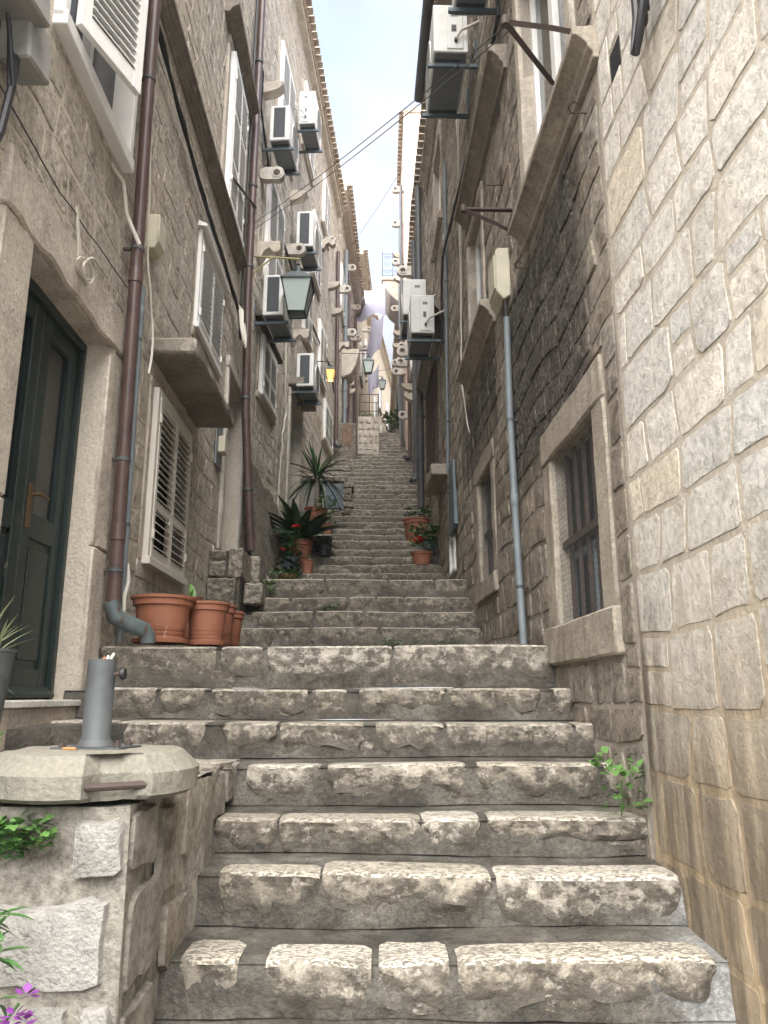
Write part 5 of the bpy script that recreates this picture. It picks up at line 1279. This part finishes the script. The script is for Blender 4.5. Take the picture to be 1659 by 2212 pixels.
pot('flower_pot', (-1.21, 5.28, .335), .148, .285, 'middle terracotta pot touching the right side of the largest pot', saucer=True)
pot('flower_pot', (-1.215, 5.62, .355), .138, .285, 'terracotta pot half hidden behind the middle pot on the landing')
pot('flower_pot', (-1.19, 5.92, .37), .118, .255, 'rightmost and smallest of the clustered landing pots')
sp = pot('flower_pot', (-1.40, 5.62, .60), .075, .10, 'small pot with a single young leaf behind the largest pot', bands=1)
MB().box(-.1, .1, -.1, .1, -.21, -.005).build('stand', M['terra'], sp, False, .01)
lm = leaf_mesh('leaf', .14, .06, 'leafl', .2, .1)
place_leaf(lm, sp, (0, 0, .08), 2.2, 1.25); place_leaf(lm, sp, (-.02, 0, .08), -.4, 1.35, 0, .6)

def bush(parent, c, rad, n, mat, size, seed, name='foliage', flat=.6, up=.35):
    """one mass of small leaves growing from stems"""
    rr = random.Random(seed); mb = MB(1, *LOC0)
    for k in range(n):
        a = rr.uniform(0, 2 * math.pi); q = rr.random() ** .5; h = rr.uniform(-1, 1)
        p = Vector((c[0] + rad[0] * q * math.cos(a), c[1] + rad[1] * q * math.sin(a), c[2] + rad[2] * h * math.sqrt(max(0, 1 - q * q * .6))))
        az, el = a + rr.uniform(-.8, .8), rr.uniform(-.3, .9); L = size * rr.uniform(.6, 1.3); W = L * flat
        d = Vector((math.cos(az) * math.cos(el), math.sin(az) * math.cos(el), math.sin(el))); s = d.cross(Vector((0, 0, 1))).normalized(); nn = s.cross(d)
        s = (s + nn * rr.uniform(-.5, .5)).normalized()
        m1, m2 = p + d * L * .45, p + d * L
        mb.add([p, m1 - s * W * .5 + nn * W * .12, m2 - nn * L * .12, m1 + s * W * .5 + nn * W * .12, m1], [(0, 1, 4), (1, 2, 4), (2, 3, 4), (3, 0, 4)], rr.random())
    return mb.build(name, M[mat], parent, True)
LOC0 = (0, 0, 0)
def flower(parent, p, r, mat, seed=0, n=9, name='flower'):
    rr = random.Random(seed); mb = MB()
    for k in range(n):
        a = rr.uniform(0, 6.28); e = rr.uniform(-.4, .9); d = Vector((math.cos(a) * math.cos(e), math.sin(a) * math.cos(e), math.sin(e))); s = d.cross(Vector((0, 0, 1))).normalized(); c = Vector(p) + d * r * .25
        mb.add([c, c + d * r * .6 - s * r * .45, c + d * r * 1.05, c + d * r * .6 + s * r * .45], [(0, 1, 2, 3)])
    return mb.build(name, M[mat], parent, True)
# aspidistra with broad dark leaves
ax, ay = -1.27, 11.45; az_ = stair_z(ay)
asp = pot('potted_plant', (ax, ay, az_), .20, .40, 'big aspidistra with broad dark leaves in terracotta pot, left of steps', bands=2); asp['category'] = 'potted plant'
ra = random.Random(4)
lms = [leaf_mesh('leaf', .62, .17, 'leafd', .12, d, 6) for d in (.25, .55, .8)]
for k in range(58):
    a = ra.uniform(0, 6.28); place_leaf(ra.choice(lms), asp, (ra.uniform(-.08, .08), ra.uniform(-.08, .08), .36), a, ra.uniform(.25, 1.35), ra.uniform(-.6, .6), ra.uniform(.75, 1.25))
# yucca
yu = pot('potted_plant', (-1.20, 13.2, stair_z(13.2)), .20, .38, 'spiky yucca in terracotta pot behind the aspidistra', bands=2); yu['category'] = 'potted plant'
MB().tube([(0, 0, .3), (.01, 0, .75), (0, .02, 1.0)], [.045, .04, .035], 8).build('trunk', M['trimD'], yu, 'auto')
ym = [leaf_mesh('leaf', .62, .045, 'leafm' if q else 'leafd', .3, d, 6) for q, d in ((0, .35), (1, .1), (0, .9))]
for k in range(70):
    e = ra.uniform(-.3, 1.45); place_leaf(ym[1] if e > .9 else ym[2] if e < .2 else ym[0], yu, (0, 0, ra.uniform(.82, 1.02)), ra.uniform(0, 6.28), e, 0, ra.uniform(.75, 1.15))
bush(yu, (.18, -.28, .42), (.16, .12, .16), 60, 'leafl', .09, 9)
pt_ = pot('potted_plant', (-1.0, 13.0, stair_z(13.0)), .11, .22, 'small terracotta pot with pale green leaves before the yucca', bands=1); pt_['category'] = 'potted plant'
bush(pt_, (0, 0, .32), (.14, .12, .12), 50, 'leafl', .08, 10)
# geraniums and spider plants at the left
ge = pot('potted_plant', (-1.35, 10.75, stair_z(10.75) - .02), .135, .20, 'low terracotta pot with dark trailing leaves, lowest on left steps', bands=1); ge['category'] = 'potted plant'
bush(ge, (0, 0, .33), (.17, .15, .17), 110, 'leafd', .075, 12, flat=.9)
ge2 = pot('potted_plant', (-1.37, 11.05, stair_z(11.05)), .12, .26, 'dark pot of red geraniums between aspidistra and wall', 'blueg', bands=0); ge2['category'] = 'potted plant'
bush(ge2, (.0, -.02, .46), (.15, .14, .20), 110, 'leafm', .075, 13, flat=.95)
for k, p in enumerate([(.06, -.12, .70), (-.10, -.12, .36), (.10, -.02, .72)]): flower(ge2, p, .045, 'red', k, 12)
sp2 = pot('potted_plant', (-1.12, 11.12, stair_z(11.12)), .09, .24, 'small terracotta pot with pale arching spider plant in front of aspidistra', bands=1); sp2['category'] = 'potted plant'
sm_ = leaf_mesh('leaf', .22, .012, 'leafy', .2, .9, 5)
for k in range(16): place_leaf(sm_, sp2, (0, 0, .22), ra.uniform(0, 6.28), ra.uniform(.5, 1.3), 0, ra.uniform(.7, 1.2))
sp3 = pot('potted_plant', (-1.50, 12.35, stair_z(12.35) + .25), .11, .2, 'striped spider plant in pot behind the aspidistra near the door', bands=1); sp3['category'] = 'potted plant'
MB().box(-.12, .12, -.12, .12, -.25, -.003).build('stand', M['trim'], sp3, False, .01)
sm2 = leaf_mesh('leaf', .32, .022, 'leafy', .2, .9, 5)
for k in range(20): place_leaf(sm2, sp3, (0, 0, .2), ra.uniform(0, 6.28), ra.uniform(.5, 1.35), 0, ra.uniform(.8, 1.2))
bk = MB().lathe([(.12, 0), (.14, .30), (.145, .30), (.135, .29), (.11, .02), (0, .02)], (0, 0, 0), 18).build('black_bucket', M['black'], None, 'auto', loc=gpos(-.93, 11.6)); prop(bk, 'black plastic bucket right of the aspidistra pot', 'bucket')
# right-hand pots
rp = pot('potted_plant', (.545, 12.62, stair_z(12.62)), .225, .42, 'large terracotta pot with sparse leaves on the right side of steps', bands=2); rp['category'] = 'potted plant'
bush(rp, (.05, 0, .52), (.22, .18, .12), 50, 'leafm', .10, 15, flat=.8)
rp2 = pot('potted_plant', (.565, 11.3, stair_z(11.3)), .165, .20, 'bowl-shaped terracotta pot of red geranium on the right side', bands=1); rp2['category'] = 'potted plant'
bush(rp2, (0.04, 0, .42), (.19, .16, .20), 130, 'leafm', .085, 16, flat=.95)
for k, p in enumerate([(-.06, -.14, .38), (-.02, -.15, .34), (-.10, -.12, .33)]): flower(rp2, p, .05, 'red', 20 + k, 14)
rp3 = pot('potted_plant', (.70, 11.72, stair_z(11.72)), .12, .26, 'dark blue-black pot tucked behind the right geranium', 'blueg', bands=0); rp3['category'] = 'potted plant'
bush(rp3, (0, 0, .36), (.13, .12, .14), 60, 'leafm', .085, 17, flat=.9)
# tall metal planter with grassy leaves at the far left edge
mp = empty('metal_planter', (-1.525, 3.0, -.30), 0, 'tall tapered zinc planter with spiky leaves at the left edge', 'planter')
MB().lathe([(.05, 0), (.055, .01), (.098, .46), (.104, .465), (.104, .475), (.094, .475), (.085, .40), (0, .40)], (0, 0, 0), 20).build('body', M['galv'], mp, 'auto')
gm = leaf_mesh('leaf', .26, .016, 'leafy', .3, .25, 4)
for k in range(16): place_leaf(gm, mp, (ra.uniform(-.04, .04), ra.uniform(-.04, .04), .42), ra.uniform(0, 6.28), ra.uniform(.5, 1.4), 0, ra.uniform(.6, 1.1))
# petunia on the wall
pe = empty('petunia', (-1.20, 2.42, -.297), 0, 'leafy petunia with dark maroon bloom left of the parasol base', 'plant')
MB().lathe([(.045, 0), (.055, .07), (.058, .07), (.05, .065), (0, .06)], (-.1, 0, 0), 14).build('pot', M['terra'], pe, 'auto')
MB().tube([(-.1, 0, .05), (-.04, -.02, .12), (.06, -.03, .19)], .004, 5).build('stem', M['leafm'], pe)
pm = leaf_mesh('leaf', .06, .028, 'leafm', .2, .5, 4); pm2 = leaf_mesh('leaf', .06, .03, 'leafl', .2, .6, 4)
for k in range(22):
    t = ra.random(); place_leaf(ra.choice([pm, pm2]), pe, (-.1 + .16 * t, -.01 - .02 * t, .06 + .13 * t + ra.uniform(-.02, .01)), ra.uniform(0, 6.28), ra.uniform(-.4, .8), 0, ra.uniform(.6, 1.1))
flower(pe, (.045, -.035, .12), .03, 'maroon', 3, 8)
# flowering plant in front of the wall
fp = empty('flowering_plant', (-1.02, 2.08, -1.2), 0, 'green sprigs with a purple flower before the low wall, bottom left', 'plant')
for q in ([(0, 0, 0), (.0, .02, .3), (.02, .04, .60), (.07, .03, .66)], [(.02, 0, 0), (.06, .02, .25), (.10, .02, .43), (.13, .02, .47)]): MB().tube(q, .004, 5).build('stem', M['leafm'], fp)
nm = leaf_mesh('leaf', .085, .02, 'leafm', .25, .2, 4)
for k in range(18): place_leaf(nm, fp, (.02 + .05 * ra.random(), .03, .56 + .12 * ra.random()), ra.uniform(-1.8, 1.2), ra.uniform(-.3, .9), 0, ra.uniform(.6, 1.1))
for k in range(16): place_leaf(nm, fp, (.03 + .08 * ra.random(), .02, .30 + .18 * ra.random()), ra.uniform(0, 6.28), ra.uniform(-.2, 1.1), 0, ra.uniform(.6, 1.1))
for k, p in enumerate([(.13, .0, .45), (.10, -.01, .42), (.15, .01, .49), (.12, .01, .40), (.16, 0, .44)]): flower(fp, p, .026, 'purple', 30 + k, 7)
# maidenhair fern growing from the joint
fe = empty('fern', (-1.0, 2.25, -.33), 0, 'bright green fern hanging from the joint under the parasol base', 'plant')
bush(fe, (-.06, -.035, -.035), (.17, .035, .05), 260, 'leafl', .026, 41, flat=1.1); bush(fe, (-.08, -.03, -.06), (.12, .03, .05), 160, 'leafm', .026, 42, 'frond', flat=1.1)
# weeds between the steps
def weed(p, rad, n, size, label, seed, mat='leafl'):
    o = empty('weed', p, 0, label, 'weed', 'weeds in the joints'); bush(o, (0, 0, rad[2]), rad, n, mat, size, seed, flat=.75)
    MB().tube([(0, 0, -.01), (.01, .0, rad[2])], .003, 4).build('stem', M['leafm'], o)
weed((.97, 3.34, -.47), (.09, .05, .13), 75, .048, 'tall leafy weed at the foot of the right wall', 51)
weed((.05, 7.44, .46), (.14, .03, .03), 40, .03, 'small weeds along the back of the landing', 52)
weed((-.55, 8.15, .86), (.08, .03, .05), 30, .04, 'weed in the step joint left of the middle', 53, 'leafm')
weed((-1.28, 8.45, 1.06), (.07, .05, .10), 55, .05, 'leafy weed beside the stacked side steps', 54)
weed((-1.42, 10.6, 1.52), (.22, .12, .09), 130, .06, 'spreading weed below the lowest left pot', 55)
weed((.30, 23.2, 8.3), (.30, .3, .28), 260, .12, 'green shrub at the very top of the steps', 56, 'leafm')

# ------------------------------------------------------------------ side steps at the second door
ss = empty('side_steps', (-1.6, 8.1, .9), 0, 'stacked stone side steps leading to the narrow second door', 'steps')
for k, (x0, x1, y0, y1, z0, z1) in enumerate([(-1.80, -1.50, 7.75, 8.3, .88, 1.17), (-1.80, -1.62, 7.80, 8.3, 1.19, 1.36), (-1.60, -1.44, 7.80, 8.32, 1.18, 1.49), (-1.80, -1.62, 7.82, 8.3, 1.37, 1.48), (-1.47, -1.26, 8.0, 8.6, .93, 1.16), (-1.80, -1.35, 8.32, 8.9, 1.15, 1.50)]):
    m_ = relm((-1.6, 8.1, .9)); blockm(m_, x0, x1 - .012, y0, y1, z0, z1 - .012, rw, .010, .5 + .3 * rw.random(), 5); m_.build('stone', M['step'], ss, 'auto', .012)
relm((-1.6, 8.1, .9)).box(-1.82, -1.48, 7.83, 9.5, .8, 1.46).build('mortar_core', M['smortar'], ss)
wd = relm((-1.4, 8.9, 1.2)); wd.hexa([(-1.50, 8.85, 1.15), (-1.24, 8.75, 1.15), (-1.20, 8.85, 1.15), (-1.46, 9.0, 1.15), (-1.50, 8.85, 1.56), (-1.30, 8.76, 1.26), (-1.27, 8.84, 1.24), (-1.46, 9.0, 1.52)])
prop(wd.build('leaning_slab', M['trimD'], None, False, .008, loc=(-1.4, 8.9, 1.2)), 'dark stone slab leaning against the foot of the brown drainpipe', 'stone slab')
# blue-grey metal hatch in a stone block on the steps
hb = empty('metal_hatch', (-.95, 14.2, 3.4), 0, 'blue-grey metal hatch set in a stone block behind the yucca', 'hatch')
m_ = relm((-.95, 14.2, 3.4)); m_.box(-1.60, -.76, 14.22, 15.2, 3.0, 3.98); m_.build('surround', M['dcem'], hb, False, .02)
relm((-.95, 14.2, 3.4)).box(-1.12, -.80, 14.19, 14.216, 3.47, 3.93).build('door', M['blueg'], hb, False, .006)
relm((-.95, 14.2, 3.4)).box(-1.13, -.79, 14.204, 14.219, 3.46, 3.94).build('frame', M['blueg'], hb)
m_ = relm((-.95, 14.2, 3.4)); blockm(m_, -1.58, -.72, 14.16, 15.2, 3.985, 4.10, rw, .012); m_.build('cap_stone', M['step'], hb, 'auto', .012)
for k in range(5):
    m_ = relm((-.95, 14.2, 3.4)); z = 3.35 + k * .13; blockm(m_, -.79 + rw.uniform(0, .02), -.60 + rw.uniform(-.04, .04), 14.18, 14.6, z, z + .118, rw, .012, None, 3); m_.build('stone', M['step'], hb, 'auto', .012)
# far stone planter with railing
fpz = empty('stone_planter', (-.38, 19.6, 6.4), 0, 'rubble stone planter with iron railing at the head of steps', 'planter')
FP = (-.38, 19.6, 6.4)
relm(FP).box(-.70, -.14, 19.6, 22.6, 5.6, 7.34).build('core', M['mortarL'], fpz)
rz = 6.0
for k in range(7):
    x = -.70
    while x < -.2:
        w = rw.uniform(.11, .24); w = min(w, -.14 - x); h_ = .19
        g = stone_geo(x + .006, x + w - .006, rz + .006, rz + h_ - .006, .03, rw, nowarp)
        mm = relm(FP).add([(a, 19.597 - n, z) for a, n, z in g[0]], g[1], rw.random()); mm.build('stone', M['stoneL2'], fpz, 'auto'); x += w
    rz += .19
for x in (-.66, -.40, -.15): relm(FP).tube([(x, 19.75, 7.33 if x < -.2 else 6.2), (x, 19.75, 8.05)], .016, 6).build('post', M['iron'], fpz)
for z in (7.55, 7.8, 8.04): relm(FP).tube([(-.66, 19.75, z), (-.15, 19.75, z)], .011, 6).build('rail', M['iron'], fpz)
LOC0 = FP; bush(fpz, (-.42, 20.0, 7.40), (.24, .25, .10), 160, 'leafm', .08, 61); LOC0 = (0, 0, 0)
sb = empty('stone_plinth', (-.95, 18.7, 6.2), 0, 'grey plinth with peeling brown patch at the left of the upper steps', 'plinth')
relm((-.95, 18.7, 6.2)).box(-1.30, -.72, 18.75, 19.58, 5.2, 6.85).build('block', M['rough'], sb, False, .03)
relm((-.95, 18.7, 6.2)).add([(-1.08, 18.742, 6.28), (-.90, 18.742, 6.22), (-.80, 18.742, 6.42), (-.84, 18.742, 6.78), (-1.0, 18.742, 6.86), (-1.1, 18.742, 6.66)], [(0, 1, 2, 3, 4, 5)]).build('peeled_patch', M['brownp'] if 'brownp' in M else M['terra2'] if 'terra2' in M else M['trimD'], sb)

# ------------------------------------------------------------------ laundry and overhead lines
def sheet(p00, p10, p11, p01, label, seed):
    P_ = [Vector(p) for p in (p00, p10, p11, p01)]; b = tuple(P_[0]); m_ = relm(b)
    def fn(u, v):
        q = P_[0].lerp(P_[1], u).lerp(P_[3].lerp(P_[2], u), v); return tuple(q + Vector((0, .10 * math.sin(u * 7 + seed) * v, -.25 * math.sin(math.pi * u) * (1 - v) - .1 * math.sin(u * 6.3) * v)))
    m_.grid(fn, 20, 12); prop(m_.build('bed_sheet', M['sheet'], None, True, loc=b), label, 'laundry', 'laundry over the lane')
sheet((-1.05, 26.4, 15.1), (.03, 24.3, 14.1), (.05, 24.3, 12.85), (-1.05, 26.4, 13.75), 'large lilac bed sheet stretched between left house and balcony', 1)
sheet((-.42, 25.2, 13.3), (.02, 24.4, 13.0), (-.10, 24.6, 11.75), (-.70, 25.8, 11.6), 'lilac sheet billowing below the balcony', 2)
sheet((-.62, 28.6, 12.7), (-.2, 28.4, 12.9), (-.22, 28.4, 11.8), (-.64, 28.6, 11.7), 'small lilac cloth hanging deeper in the lane', 3)
def line(pts, r, label, sag=.05):
    a, b = Vector(pts[0]), Vector(pts[1]); m_ = relm(tuple(a)); m_.tube([tuple(a.lerp(b, k / 16) - Vector((0, 0, sag * 4 * (k / 16) * (1 - k / 16)))) for k in range(17)], r, 5)
    prop(m_.build('clothes_line', M['wire2'] if 'wire2' in M else M['galv'], None, loc=tuple(a)), label, 'line', 'lines over the lane')
line([(-1.80, 9.25, 6.23), (.66, 3.34, 3.45)], .0035, 'upper of the two parallel lines slanting across the sky')
line([(-1.80, 9.30, 6.17), (.66, 3.34, 3.40)], .0035, 'lower of the two parallel lines slanting across the sky')
line([(-.95, 20, 12.78), (.58, 13, 10.4)], .005, 'single thin line crossing the white part of the sky')
line([(-1.2, 19.8, 8.6), (.62, 19.9, 8.95)], .006, 'thin wire crossing just above the head of the steps', .02)

# ------------------------------------------------------------------ added haze volume, standing in for the pale glare up the lane
hz = MB().box(-40, 40, -60, 320, -2.3, 45)
hzo = hz.build('haze', bpy.data.materials.new('glare_haze')); hzo['kind'] = 'stuff'
hm = hzo.data.materials[0]; hm.use_nodes = True; hm.node_tree.nodes.clear()
_o = hm.node_tree.nodes.new('ShaderNodeOutputMaterial'); _v = hm.node_tree.nodes.new('ShaderNodeVolumePrincipled')
_v.inputs['Color'].default_value = (.93, .96, 1., 1); _v.inputs['Density'].default_value = HAZE; _v.inputs['Anisotropy'].default_value = .3
hm.node_tree.links.new(_v.outputs[0], _o.inputs['Volume'])
